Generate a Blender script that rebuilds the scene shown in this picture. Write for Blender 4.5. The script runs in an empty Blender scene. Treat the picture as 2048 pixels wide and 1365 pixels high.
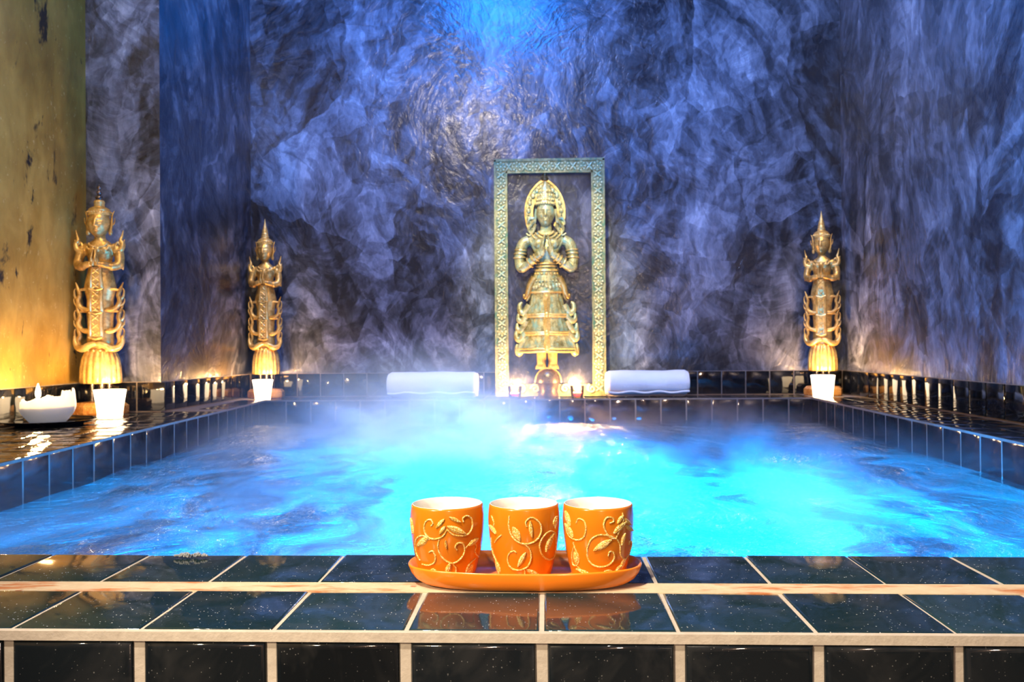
import bpy, bmesh, math, random
from mathutils import Vector, Matrix

random.seed(7)
C = bpy.context.scene.collection
SC = bpy.context.scene
PI = math.pi

# ------------------------------------------------------------------ camera
F_PX = 1726.3
YAW, PIT, ROL = 0.0389, 0.0059, -0.0075
cam_d = bpy.data.cameras.new('camera')
cam = bpy.data.objects.new('camera', cam_d)
C.objects.link(cam)
cam_d.sensor_fit = 'HORIZONTAL'
cam_d.sensor_width = 36.0
cam_d.lens = F_PX / 2048 * 36.0
cam_d.clip_start = 0.02
cam_d.clip_end = 50
fwd0 = Vector((-math.sin(YAW) * math.cos(PIT), math.cos(YAW) * math.cos(PIT), math.sin(PIT)))
rt0 = Vector((math.cos(YAW), math.sin(YAW), 0))
up0 = rt0.cross(fwd0)
cr, sr = math.cos(ROL), math.sin(ROL)
rt = cr * rt0 + sr * up0
up = -sr * rt0 + cr * up0
M = Matrix.Identity(4)
for i in range(3):
    M[i][0], M[i][1], M[i][2] = rt[i], up[i], -fwd0[i]
M[0][3], M[1][3], M[2][3] = 0.00468, -0.63157, 0.20976
cam.matrix_world = M
cam_d.dof.use_dof = True
cam_d.dof.focus_distance = 0.76
cam_d.dof.aperture_fstop = 22
SC.camera = cam

# ------------------------------------------------------------------ view and world
SC.view_settings.view_transform = 'Standard'
SC.view_settings.look = 'None'
SC.view_settings.exposure = 0.0
SC.view_settings.gamma = 1.0
SC.view_settings.use_curve_mapping = False
W = bpy.data.worlds.new('world')
SC.world = W
W.use_nodes = True
W.node_tree.nodes['Background'].inputs[0].default_value = (0.25, 0.35, 0.6, 1)
W.node_tree.nodes['Background'].inputs[1].default_value = 0.01
cy = SC.cycles
cy.max_bounces = 5
cy.diffuse_bounces = 2
cy.glossy_bounces = 3
cy.transmission_bounces = 6
cy.transparent_max_bounces = 10
cy.volume_bounces = 0
cy.caustics_reflective = False
cy.caustics_refractive = False
cy.sample_clamp_indirect = 4.0
cy.volume_step_rate = 1.5
cy.volume_max_steps = 96


# ------------------------------------------------------------------ lamps of the room, plus added fill lights
def lamp(name, kind, loc, energy, color, radius=0.05, target=None, spot=None, blend=0.6):
    d = bpy.data.lights.new(name, kind)
    d.energy = energy
    d.color = color
    if kind == 'AREA':
        d.size = radius
    else:
        d.shadow_soft_size = radius
    if spot:
        d.spot_size = math.radians(spot)
        d.spot_blend = blend
    o = bpy.data.objects.new(name, d)
    C.objects.link(o)
    o.location = loc
    if target is not None:
        o.rotation_euler = (Vector(target) - Vector(loc)).to_track_quat('-Z', 'Y').to_euler()
    return o


WARM = (1.0, 0.55, 0.21)
lamp('pool_lamp', 'SPOT', (0.12, 0.95, -0.44), 760, (0.0, 0.31, 1.0), 0.10, (0.12, 0.95, 0.0), 163, 0.25)
lamp('pool_lamp_far', 'SPOT', (-0.32, 1.80, -0.42), 130, (0.0, 0.29, 1.0), 0.10, (-0.32, 1.80, 0.0), 140, 0.35)
lamp('ceiling_lamp_warm', 'POINT', (-0.51, -0.30, 2.04), 80, (1.0, 0.84, 0.66), 0.05)
lamp('ledge_fill_spot', 'SPOT', (-0.62, -0.85, 2.0), 300, (1.0, 0.84, 0.62), 0.05, (0.0, 0.12, 0.0), 30, 0.7)  # added, unseen spot that brightens tray and cups from above
lamp('cup_fill_spot', 'SPOT', (-1.25, -1.25, 0.95), 190, (1.0, 0.80, 0.52), 0.06, (0.0, 0.10, 0.03), 22, 0.8)  # added light on the cup fronts from the left, no fixture behind it
lamp('ceiling_lamp_blue', 'SPOT', (-0.22, 1.95, 2.18), 250, (0.01, 0.21, 1.0), 0.30, (-0.30, 3.02, 1.35), 125, 1.0)
lamp('ceiling_lamp_violet', 'SPOT', (0.05, 1.2, 2.18), 125, (0.25, 0.38, 0.98), 0.10, (1.22, 2.5, 1.2), 84, 1.0)
lamp('steam_fill_spot', 'SPOT', (-0.20, 1.3, 2.2), 1000, (0.86, 0.92, 1.0), 0.08, (-0.32, 1.8, 0.0), 32, 1.0)  # added to whiten the steam plume, source invented
lamp('relief_fill_spot', 'SPOT', (-0.20, 0.9, 2.18), 430, (1.0, 0.88, 0.42), 0.05, (0.02, 2.92, 0.50), 19, 0.6)  # extra beam added to turn the relief golden, not a known fixture
lamp('towel_fill_spot', 'SPOT', (-0.45, 1.5, 2.2), 170, (1.0, 0.93, 0.88), 0.04, (-0.455, 2.85, 0.06), 13, 0.7)  # added to make the left towel whiter
lamp('towel_fill_spot', 'SPOT', (0.42, 1.5, 2.2), 130, (1.0, 0.93, 0.88), 0.04, (0.41, 2.85, 0.06), 13, 0.7)  # same addition for the right towel
lamp('statue_fill_spot', 'SPOT', (-0.75, 1.7, 2.2), 130, (1.0, 0.70, 0.32), 0.04, (-1.168, 2.93, 0.38), 15, 0.6)  # added warm beam on the alcove statue
lamp('statue_fill_spot', 'SPOT', (0.75, 1.7, 2.2), 130, (1.0, 0.70, 0.32), 0.04, (1.132, 2.92, 0.38), 15, 0.6)  # its twin for the right statue, also added
lamp('rear_fill_light', 'POINT', (0.35, -1.95, 0.70), 45, (1.0, 0.72, 0.52), 0.08)  # no sconce known: added so the near tile faces reflect a lit wall
lamp('gold_wall_fill_spot', 'SPOT', (-0.75, 0.9, 2.18), 90, (1.0, 0.66, 0.26), 0.05, (-1.53, 1.8, 0.20), 50, 1.0)  # added warm wash for the lower gold wall, unseen source


# ------------------------------------------------------------------ node helpers
class NT:
    def __init__(self, name):
        self.m = bpy.data.materials.new(name)
        self.m.use_nodes = True
        self.t = self.m.node_tree
        self.t.nodes.clear()
        self.out = self.t.nodes.new('ShaderNodeOutputMaterial')

    def n(self, kind, ins=None, **props):
        nd = self.t.nodes.new('ShaderNode' + kind)
        for k, v in props.items():
            setattr(nd, k, v)
        for k, v in (ins or {}).items():
            s = nd.inputs[k]
            if isinstance(v, bpy.types.NodeSocket):
                self.t.links.new(v, s)
            elif isinstance(v, tuple) and len(v) == 3 and s.type == 'RGBA':
                s.default_value = (*v, 1)
            else:
                s.default_value = v
        return nd

    def math(self, op, a, b=0.0, c=None, clamp=False):
        nd = self.n('Math', {0: a, 1: b}, operation=op, use_clamp=clamp)
        if c is not None:
            if isinstance(c, bpy.types.NodeSocket):
                self.t.links.new(c, nd.inputs[2])
            else:
                nd.inputs[2].default_value = c
        return nd.outputs[0]

    def vmath(self, op, a, b=(0, 0, 0), scale=None):
        nd = self.n('VectorMath', {0: a, 1: b}, operation=op)
        if scale is not None:
            if isinstance(scale, bpy.types.NodeSocket):
                self.t.links.new(scale, nd.inputs['Scale'])
            else:
                nd.inputs['Scale'].default_value = scale
        return nd.outputs[0]

    def noise(self, vec, scale, detail=3.0, rough=0.55, dist=0.0, color=False):
        nd = self.n('TexNoise', {'Vector': vec, 'Scale': scale, 'Detail': detail, 'Roughness': rough, 'Distortion': dist})
        return nd.outputs['Color' if color else 'Fac']

    def ramp(self, fac, stops, interp='LINEAR'):
        nd = self.n('ValToRGB', {'Fac': fac})
        cr_ = nd.color_ramp
        cr_.interpolation = interp
        while len(cr_.elements) < len(stops):
            cr_.elements.new(0.5)
        for e, (p, c) in zip(cr_.elements, stops):
            e.position = p
            e.color = (*c, 1) if isinstance(c, tuple) else (c, c, c, 1)
        return nd.outputs['Color']

    def mixc(self, fac, a, b, blend='MIX'):
        nd = self.n('MixRGB', {'Fac': fac, 'Color1': a, 'Color2': b}, blend_type=blend)
        return nd.outputs[0]

    def maprange(self, v, a, b, c=0.0, d=1.0, smooth=False):
        nd = self.n('MapRange', {0: v, 1: a, 2: b, 3: c, 4: d})
        if smooth:
            nd.interpolation_type = 'SMOOTHSTEP'
        return nd.outputs[0]

    def bump(self, h, strength=0.2, dist=0.01):
        return self.n('Bump', {'Height': h, 'Strength': strength, 'Distance': dist}).outputs[0]

    def surf(self, sh):
        self.t.links.new(sh, self.out.inputs['Surface'])
        return self.m

    def principled(self, **ins):
        nd = self.n('BsdfPrincipled')
        for k, v in ins.items():
            k = k.replace('_', ' ')
            s = nd.inputs[k]
            if isinstance(v, bpy.types.NodeSocket):
                self.t.links.new(v, s)
            elif isinstance(v, tuple) and len(v) == 3 and s.type == 'RGBA':
                s.default_value = (*v, 1)
            else:
                s.default_value = v
        return nd.outputs[0]

    def pos(self):
        return self.n('NewGeometry').outputs['Position']

    def obj(self):
        return self.n('TexCoord').outputs['Object']

    def scaled(self, v, s):
        return self.n('Mapping', {'Vector': v, 'Scale': s}).outputs[0]


# ------------------------------------------------------------------ materials
def plaster(name, axis, stops, seed=0.0, stretch=0.75, rough=0.34, bump=0.35, contrast=1.0):
    """Polished trowelled plaster: curved overlapping strokes of several tones, with fine trowel lines."""
    t = NT(name)
    p = t.vmath('ADD', t.pos(), (seed, seed * 0.7, seed * 1.3))
    warp = t.vmath('SCALE', t.vmath('SUBTRACT', t.noise(p, 5.0, 3, color=True), (0.5, 0.5, 0.5)), scale=0.10)
    pw = t.vmath('ADD', p, warp)
    acc, hgt = None, None
    ctr = t.vmath('SUBTRACT', t.pos(), (0.0, 1.5, 0.8))
    ctr = t.vmath('ADD', ctr, warp)
    for sc, off, wt, amp in ((1.0, 0.0, 0.95, 3.0), (1.9, 4.3, 0.75, 4.4), (3.2, 8.8, 0.40, 5.0)):
        q = t.vmath('ADD', p, (off, off * 2, off))
        # patches of the wall each worked in one direction
        cell = t.n('TexVoronoi', {'Vector': t.scaled(t.vmath('ADD', pw, (off, off, off)), (1, 1, stretch)), 'Scale': 2.3 * sc}, feature='F1')
        sep = t.n('SeparateColor', {0: cell.outputs['Color']})
        ang = t.math('MULTIPLY_ADD', sep.outputs[0], amp * 0.5, -amp * 0.25)
        ang = t.math('ADD', ang, t.math('MULTIPLY', t.math('SUBTRACT', t.noise(q, 1.3, 1), 0.5), 1.2))
        rot = t.n('VectorRotate', {'Vector': ctr, 'Axis': axis, 'Angle': ang}, rotation_type='AXIS_ANGLE').outputs[0]
        st = t.noise(t.vmath('ADD', t.scaled(rot, (9 * sc, 9 * sc, 3.0 * sc)), (off, off, off)), 1.0, 5, 0.56, 1.1)
        term = t.math('ADD', t.math('MULTIPLY', t.math('SUBTRACT', st, 0.5), wt * 0.95), t.math('MULTIPLY', t.math('SUBTRACT', sep.outputs[1], 0.5), wt * 0.34))
        s2 = t.noise(t.vmath('ADD', t.scaled(rot, (7 * sc, 7 * sc, 2.6 * sc)), (off + 5, off, off + 3)), 1.0, 4, 0.5, 0.6)
        term = t.math('ADD', term, t.math('MULTIPLY', t.math('SUBTRACT', t.maprange(s2, 0.49, 0.525), 0.5), wt * 0.26))
        # a trowel edge: thin pale ridge where a stroke ends
        rid = t.maprange(t.math('ABSOLUTE', t.math('SUBTRACT', st, 0.55)), 0.0, 0.012, 1.0, 0.0)
        term = t.math('ADD', term, t.math('MULTIPLY', rid, t.math('MULTIPLY', t.maprange(t.noise(q, 6.0 * sc, 2), 0.48, 0.68), 0.16)))
        acc = term if acc is None else t.math('ADD', acc, term)
        hgt = st if hgt is None else t.math('ADD', hgt, st)
    big = t.noise(p, 2.4, 3, 0.6, 0.4)
    mid = t.noise(pw, 7.0, 5, 0.65)
    fine = t.noise(t.scaled(p, (90, 90, 30)), 1.0, 3, 0.7)
    acc = t.math('ADD', acc, t.math('MULTIPLY', t.math('SUBTRACT', big, 0.5), 1.35))
    acc = t.math('ADD', acc, t.math('MULTIPLY', t.math('SUBTRACT', mid, 0.5), 0.75))
    acc = t.math('ADD', acc, t.math('MULTIPLY', t.math('SUBTRACT', fine, 0.5), 0.36))
    fac = t.math('MULTIPLY_ADD', acc, contrast * 0.66, 0.45, clamp=True)
    col = t.ramp(fac, stops)
    hh = t.math('ADD', t.math('MULTIPLY', hgt, 0.4), t.math('MULTIPLY', mid, 0.6))
    rg = t.math('MULTIPLY_ADD', mid, 0.25, rough - 0.14)
    nrm = t.bump(hh, bump, 0.012)
    return t.surf(t.principled(Base_Color=col, Roughness=rg, Specular_IOR_Level=0.45, Coat_Weight=0.4, Coat_Roughness=0.13, Normal=nrm, Coat_Normal=nrm))


GREY = [(0.10, (0.006, 0.009, 0.014)), (0.32, (0.045, 0.050, 0.060)), (0.52, (0.112, 0.122, 0.152)), (0.76, (0.25, 0.27, 0.32)), (0.97, (0.50, 0.53, 0.60))]
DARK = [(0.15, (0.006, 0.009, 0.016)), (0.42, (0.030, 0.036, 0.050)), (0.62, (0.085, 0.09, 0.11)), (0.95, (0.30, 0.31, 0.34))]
M_BACK = plaster('plaster_back', (0, 1, 0), GREY, 0.0)
M_RIGHT = plaster('plaster_right', (1, 0, 0), GREY, 5.3, 0.6)
M_PIER = plaster('plaster_pier', (0, 1, 0), GREY, 9.1, 0.6)
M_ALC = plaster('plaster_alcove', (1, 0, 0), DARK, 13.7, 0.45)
M_REAR = plaster('plaster_rear', (0, 1, 0), [(0.2, (0.03, 0.02, 0.015)), (0.6, (0.20, 0.13, 0.10)), (0.9, (0.45, 0.36, 0.32))], 21.0)
M_PANEL = plaster('panel_ground', (0, 1, 0), [(0.2, (0.003, 0.006, 0.012)), (0.55, (0.020, 0.026, 0.050)), (0.95, (0.15, 0.15, 0.20))], 31.0, 0.5)


def gold_wall():
    t = NT('gold_wall_paint')
    p = t.pos()
    n1 = t.noise(p, 2.2, 4, 0.6)
    n2 = t.noise(t.scaled(p, (1, 5, 2.2)), 3.0, 5, 0.65, 0.5)
    n3 = t.noise(t.scaled(p, (1, 90, 60)), 1.0, 2, 0.6)
    f = t.math('ADD', t.math('MULTIPLY', n1, 0.6), t.math('MULTIPLY', n2, 0.4))
    col = t.ramp(f, [(0.33, (0.16, 0.085, 0.012)), (0.5, (0.34, 0.20, 0.032)), (0.68, (0.55, 0.36, 0.075))])
    col = t.mixc(t.math('MULTIPLY', t.math('GREATER_THAN', n3, 0.69), 0.35), col, (0.75, 0.60, 0.30))
    sc = t.noise(t.scaled(p, (1, 9.5, 4.2)), 1.0, 5, 0.68, 0.3)
    scf = t.maprange(sc, 0.60, 0.66)
    scr = t.noise(t.scaled(p, (1, 26, 11)), 1.0, 4, 0.6, 0.4)
    scf = t.math('MAXIMUM', scf, t.maprange(scr, 0.66, 0.70))
    col = t.mixc(scf, col, (0.012, 0.010, 0.010))
    b = t.bump(t.math('ADD', n2, t.math('MULTIPLY', n3, 0.25)), 0.25, 0.008)
    return t.surf(t.principled(Base_Color=col, Metallic=0.25, Roughness=t.math('MULTIPLY_ADD', n2, 0.3, 0.28), Normal=b))


M_GOLDWALL = gold_wall()


def tile_mat(name, base, wet=0.0, dust=0.6):
    t = NT(name)
    p = t.pos()
    rnd = t.n('ObjectInfo').outputs['Random']
    tilt = t.noise(t.vmath('ADD', p, t.vmath('SCALE', (1, 1, 1), scale=t.math('MULTIPLY', rnd, 9.0))), 9.0, 1, 0.5)
    fine = t.noise(p, 260.0, 2, 0.6)
    smear = t.noise(t.scaled(p, (14, 26, 14)), 1.0, 4, 0.65, 0.8)
    sp = t.n('TexVoronoi', {'Vector': p, 'Scale': 480.0}, feature='F1')
    sz = t.n('SeparateColor', {0: sp.outputs['Color']}).outputs[0]
    dots = t.math('LESS_THAN', sp.outputs['Distance'], t.math('MULTIPLY', t.math('SUBTRACT', sz, 0.72), 1.0))
    dm = t.math('MULTIPLY', dots, t.math('MULTIPLY', t.maprange(smear, 0.35, 0.62), dust), clamp=True)
    v = t.mixc(t.math('MULTIPLY', t.math('SUBTRACT', rnd, 0.3), 0.8, clamp=True), base, tuple(min(1, c * 2.6) for c in base))
    v = t.mixc(t.math('MULTIPLY', t.maprange(smear, 0.5, 0.8), 0.06), v, (0.36, 0.34, 0.34))
    col = t.mixc(dm, v, (0.75, 0.75, 0.76))
    rg = t.math('MULTIPLY_ADD', t.maprange(smear, 0.4, 0.75), 0.10, 0.035)
    rg = t.math('MAXIMUM', rg, t.math('MULTIPLY', dm, 0.5))
    h = t.math('ADD', tilt, t.math('MULTIPLY', fine, 0.006))
    if wet:
        wv = t.noise(t.scaled(p, (18, 34, 18)), 1.0, 3, 0.55, 1.2)
        h = t.math('ADD', h, t.math('MULTIPLY', wv, wet))
    return t.surf(t.principled(Base_Color=col, Roughness=rg, IOR=1.55, Specular_IOR_Level=0.6, Normal=t.bump(h, 0.5, 0.010)))


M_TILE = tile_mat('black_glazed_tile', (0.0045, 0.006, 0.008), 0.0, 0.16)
M_TILE_TOP = tile_mat('black_glazed_tile_top', (0.007, 0.019, 0.023), 0.0, 0.8)  # teal of the reflected wall put into the base colour
M_TILE_WET = tile_mat('wet_black_glazed_tile', (0.004, 0.005, 0.006), 0.55, 0.15)


def grout_mat(name, a, b, rust=0.0, sc=1.0):
    t = NT(name)
    p = t.pos()
    n1 = t.noise(p, 60 * sc, 4, 0.7)
    n2 = t.noise(t.scaled(p, (14, 60, 40)), 1.0, 5, 0.65)
    col = t.mixc(n1, a, b)
    if rust:
        r = t.math('MULTIPLY', t.maprange(n2, 0.51, 0.64), rust)
        col = t.mixc(r, col, (0.42, 0.12, 0.02))
        spots = t.maprange(t.noise(t.scaled(p, (38, 70, 40)), 1.0, 2, 0.5), 0.70, 0.74)
        col = t.mixc(t.math('MULTIPLY', spots, 0.8), col, (0.28, 0.05, 0.01))
    return t.surf(t.principled(Base_Color=col, Roughness=0.8, Normal=t.bump(n1, 0.4, 0.002)))


M_GROUT = grout_mat('pale_grout', (0.32, 0.27, 0.23), (0.58, 0.52, 0.46))
M_STRIP = grout_mat('stained_joint', (0.42, 0.31, 0.20), (0.66, 0.55, 0.40), 0.9)
M_GROUT_D = grout_mat('beige_grout', (0.20, 0.155, 0.115), (0.42, 0.34, 0.27))


def gilt(name, a, b, metal=0.55, rough=0.36, sc=1.0, patina=None):
    t = NT(name)
    o = t.obj()
    n1 = t.noise(o, 22 * sc, 4, 0.65)
    n2 = t.noise(o, 150 * sc, 3, 0.6)
    f = t.math('ADD', t.math('MULTIPLY', n1, 0.7), t.math('MULTIPLY', n2, 0.3))
    col = t.mixc(t.maprange(f, 0.38, 0.6), a, b)
    if patina:
        n3 = t.noise(t.scaled(o, (30 * sc, 30 * sc, 16 * sc)), 1.0, 4, 0.6)
        col = t.mixc(t.maprange(n3, 0.50, 0.66), col, patina)
    h = t.math('ADD', n1, t.math('MULTIPLY', n2, 0.5))
    return t.surf(t.principled(Base_Color=col, Metallic=metal, Roughness=t.math('MULTIPLY_ADD', n2, 0.2, rough - 0.1), Normal=t.bump(h, 0.35, 0.004)))


M_GILT = gilt('gilded_carved_wood', (0.34, 0.17, 0.035), (0.80, 0.50, 0.14))
M_GILT_L = gilt('bright_gilding', (0.55, 0.30, 0.06), (0.95, 0.66, 0.22), 0.5, 0.32)
M_PATINA = gilt('patinated_brass', (0.24, 0.17, 0.04), (0.70, 0.58, 0.24), 0.30, 0.36, 1.6, (0.30, 0.46, 0.30))
M_FRAME = gilt('patinated_frame', (0.17, 0.15, 0.05), (0.42, 0.37, 0.16), 0.15, 0.45, 2.0, (0.09, 0.19, 0.10))  # relief contrast put into the colour: darker between the ornaments
M_FRAME_HI = gilt('pale_frame_relief', (0.50, 0.43, 0.16), (0.90, 0.80, 0.42), 0.2, 0.38, 2.0, (0.34, 0.50, 0.28))  # paler tone for the raised ornaments
M_BRONZE = gilt('dark_bronze', (0.035, 0.028, 0.018), (0.16, 0.12, 0.06), 0.6, 0.30)
M_AMBER = gilt('amber_lacquered_wood', (0.42, 0.15, 0.03), (0.72, 0.36, 0.10), 0.1, 0.25)
M_IRON = gilt('dark_metal_beads', (0.05, 0.04, 0.04), (0.22, 0.18, 0.16), 0.8, 0.25)


def simple(name, col, rough=0.5, metal=0.0, bump=0.0, bsc=40.0, var=0.12, **kw):
    t = NT(name)
    o = t.obj()
    n = t.noise(o, bsc, 4, 0.6)
    c = t.mixc(n, tuple(x * (1 - var) for x in col), tuple(min(1, x * (1 + var)) for x in col))
    ins = dict(Base_Color=c, Roughness=rough, Metallic=metal, **kw)
    if bump:
        ins['Normal'] = t.bump(n, bump, 0.003)
    return t.surf(t.principled(**ins))


M_GLAZE = simple('orange_ceramic_glaze', (0.66, 0.19, 0.008), 0.22, 0.0, 0.08, 30, 0.10, Coat_Weight=0.5, Coat_Roughness=0.08)
M_TRAY = simple('orange_tray_glaze', (0.90, 0.23, 0.012), 0.26, 0.0, 0.10, 25, 0.07, Coat_Weight=0.4, Coat_Roughness=0.10)
M_WHITE = simple('white_glaze', (0.92, 0.90, 0.86), 0.2, 0, 0, 20, 0.03)


def glitter():
    t = NT('gold_glitter_relief')
    o = t.obj()
    v = t.n('TexVoronoi', {'Vector': o, 'Scale': 1500.0}, feature='F1')
    r = t.n('SeparateColor', {0: v.outputs['Color']}).outputs[0]
    col = t.ramp(r, [(0.0, (0.60, 0.26, 0.02)), (0.45, (0.90, 0.55, 0.09)), (0.8, (1.0, 0.80, 0.32)), (1.0, (1.0, 0.96, 0.70))])
    return t.surf(t.principled(Base_Color=col, Metallic=0.15, Roughness=0.28, Normal=t.bump(t.noise(o, 1300, 2), 0.9, 0.0015)))


M_GLITTER = glitter()


def towel_mat():
    t = NT('white_towelling')
    o = t.obj()
    n = t.noise(o, 420, 3, 0.7)
    m = t.noise(o, 26, 3, 0.6)
    h = t.math('ADD', t.math('MULTIPLY', n, 0.5), m)
    return t.surf(t.principled(Base_Color=t.mixc(m, (0.82, 0.81, 0.84), (0.93, 0.92, 0.94)), Roughness=0.95, Normal=t.bump(h, 0.6, 0.006), Sheen_Weight=0.3))


M_TOWEL = towel_mat()


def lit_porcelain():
    """Porcelain votive cup whose own emission stands in for candlelight shining through."""
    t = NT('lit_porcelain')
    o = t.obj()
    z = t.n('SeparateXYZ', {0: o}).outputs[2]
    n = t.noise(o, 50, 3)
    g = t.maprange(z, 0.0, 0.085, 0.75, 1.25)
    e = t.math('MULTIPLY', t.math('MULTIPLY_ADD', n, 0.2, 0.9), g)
    return t.surf(t.principled(Base_Color=(0.9, 0.86, 0.80), Roughness=0.4, Emission_Color=(1.0, 0.72, 0.42), Emission_Strength=t.math('MULTIPLY', e, 7.0)))  # emission replaces light passing through the cup, stronger towards the rim


M_LIT = lit_porcelain()


def emis(name, col, s):
    t = NT(name)
    return t.surf(t.n('Emission', {'Color': col, 'Strength': s}).outputs[0])


M_FLAME = emis('candle_flame', (1.0, 0.70, 0.34), 30.0)
M_SHELL = simple('white_eggshell_porcelain', (0.86, 0.87, 0.92), 0.35, 0, 0.1, 30, 0.04, Subsurface_Weight=0.25, Subsurface_Scale=0.03, Subsurface_Radius=(1.0, 0.9, 0.85), Emission_Color=(0.85, 0.88, 1.0, 1.0), Emission_Strength=0.13)  # faint emission imitates candle glow through the shell
M_WAX = simple('candle_wax', (0.92, 0.86, 0.74), 0.4, 0, 0, 30, 0.04, Subsurface_Weight=0.4, Subsurface_Scale=0.02)
M_WICK = simple('burnt_wick', (0.02, 0.015, 0.01), 0.9)
M_PLATE = simple('black_lacquer', (0.008, 0.007, 0.007), 0.12, 0, 0.05, 12)


def glass_mat():
    t = NT('clear_votive_glass')
    f = t.n('Fresnel', {'IOR': 1.5}).outputs[0]
    tr = t.n('BsdfTransparent', {'Color': (0.97, 0.92, 0.85)}).outputs[0]
    gl = t.n('BsdfGlossy', {'Color': (1, 1, 1), 'Roughness': 0.05}).outputs[0]
    return t.surf(t.n('MixShader', {0: t.math('MULTIPLY_ADD', f, 0.9, 0.04), 1: tr, 2: gl}).outputs[0])


M_GLASS = glass_mat()


def water_mat():
    """Aerated spa water: bubbles scatter the lamp below, the skin mirrors the room by Fresnel."""
    t = NT('aerated_water')
    p = t.pos()
    wp = t.vmath('ADD', p, t.vmath('SCALE', t.noise(p, 2.0, 2, color=True), scale=0.4))
    n1 = t.noise(t.scaled(wp, (13, 7, 9)), 1.0, 4, 0.6, 0.6)
    n2 = t.noise(t.scaled(wp, (46, 22, 30)), 1.0, 3, 0.6, 0.5)
    big = t.noise(t.scaled(wp, (4.4, 1.5, 2)), 1.0, 3, 0.6, 0.8)
    h = t.math('ADD', n1, t.math('MULTIPLY', n2, 0.45))
    nrm = t.bump(h, 0.8, 0.05)
    milk = t.math('MULTIPLY_ADD', t.maprange(t.math('ADD', t.math('MULTIPLY', big, 0.6), t.math('MULTIPLY', n1, 0.4)), 0.42, 0.62), 0.88, 0.08)
    tl = t.n('BsdfTranslucent', {'Color': (0.86, 0.95, 1.0)}).outputs[0]
    df = t.n('BsdfDiffuse', {'Color': (0.12, 0.25, 0.35)}).outputs[0]
    air = t.n('MixShader', {0: 0.12, 1: tl, 2: df}).outputs[0]
    tr = t.n('BsdfTransparent', {'Color': (0.55, 0.85, 1.0)}).outputs[0]
    body = t.n('MixShader', {0: milk, 1: tr, 2: air}).outputs[0]
    gl = t.n('BsdfGlossy', {'Color': (0.8, 0.8, 0.8), 'Roughness': 0.11, 'Normal': nrm}).outputs[0]
    f = t.n('Fresnel', {'IOR': 1.33, 'Normal': nrm}).outputs[0]
    return t.surf(t.n('MixShader', {0: t.math('MULTIPLY', f, 0.8), 1: body, 2: gl}).outputs[0])


M_WATER = water_mat()


def steam_mat():
    t = NT('steam_volume')
    p = t.pos()
    xyz = t.n('SeparateXYZ', {0: p})
    x, y, z = xyz.outputs[0], xyz.outputs[1], xyz.outputs[2]
    hgt = t.math('ADD', z, 0.09)
    wp = t.vmath('ADD', p, t.vmath('SCALE', t.noise(p, 1.8, 1, color=True), scale=0.45))
    n = t.noise(t.scaled(wp, (5.5, 2.0, 8.0)), 1.0, 3, 0.6)
    wis = t.maprange(n, 0.46, 0.72, 0.0, 1.0, True)
    low = t.math('POWER', t.math('SUBTRACT', 1.0, t.math('DIVIDE', hgt, 0.16), clamp=True), 2.0)
    # the plume that rises in the middle, left of the relief
    dx = t.math('DIVIDE', t.math('ADD', x, 0.37), 0.27)
    dy = t.math('DIVIDE', t.math('SUBTRACT', y, 1.95), 0.75)
    r2 = t.math('ADD', t.math('MULTIPLY', dx, dx), t.math('MULTIPLY', dy, dy))
    pl = t.math('EXPONENT', t.math('MULTIPLY', r2, -1.0))
    tall = t.math('POWER', t.math('SUBTRACT', 1.0, t.math('DIVIDE', hgt, 0.34), clamp=True), 2.0)
    d = t.math('ADD', t.math('MULTIPLY', t.math('MULTIPLY', wis, low), 10.0), t.math('MULTIPLY', t.math('MULTIPLY', t.math('MULTIPLY_ADD', wis, 0.8, 0.2), tall), t.math('MULTIPLY', pl, 10.0)))
    # fades before the rim of the pool
    ex = t.math('MULTIPLY', t.maprange(t.math('ABSOLUTE', x), 0.98, 0.72), t.math('MULTIPLY', t.maprange(y, 2.78, 2.1), t.maprange(y, 0.25, 0.4)))
    d = t.math('MULTIPLY', d, ex)
    v = t.n('VolumeScatter', {'Color': (1, 1, 1), 'Density': d, 'Anisotropy': 0.25}).outputs[0]
    t.t.links.new(v, t.out.inputs['Volume'])
    return t.m


M_STEAM = steam_mat()


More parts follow.
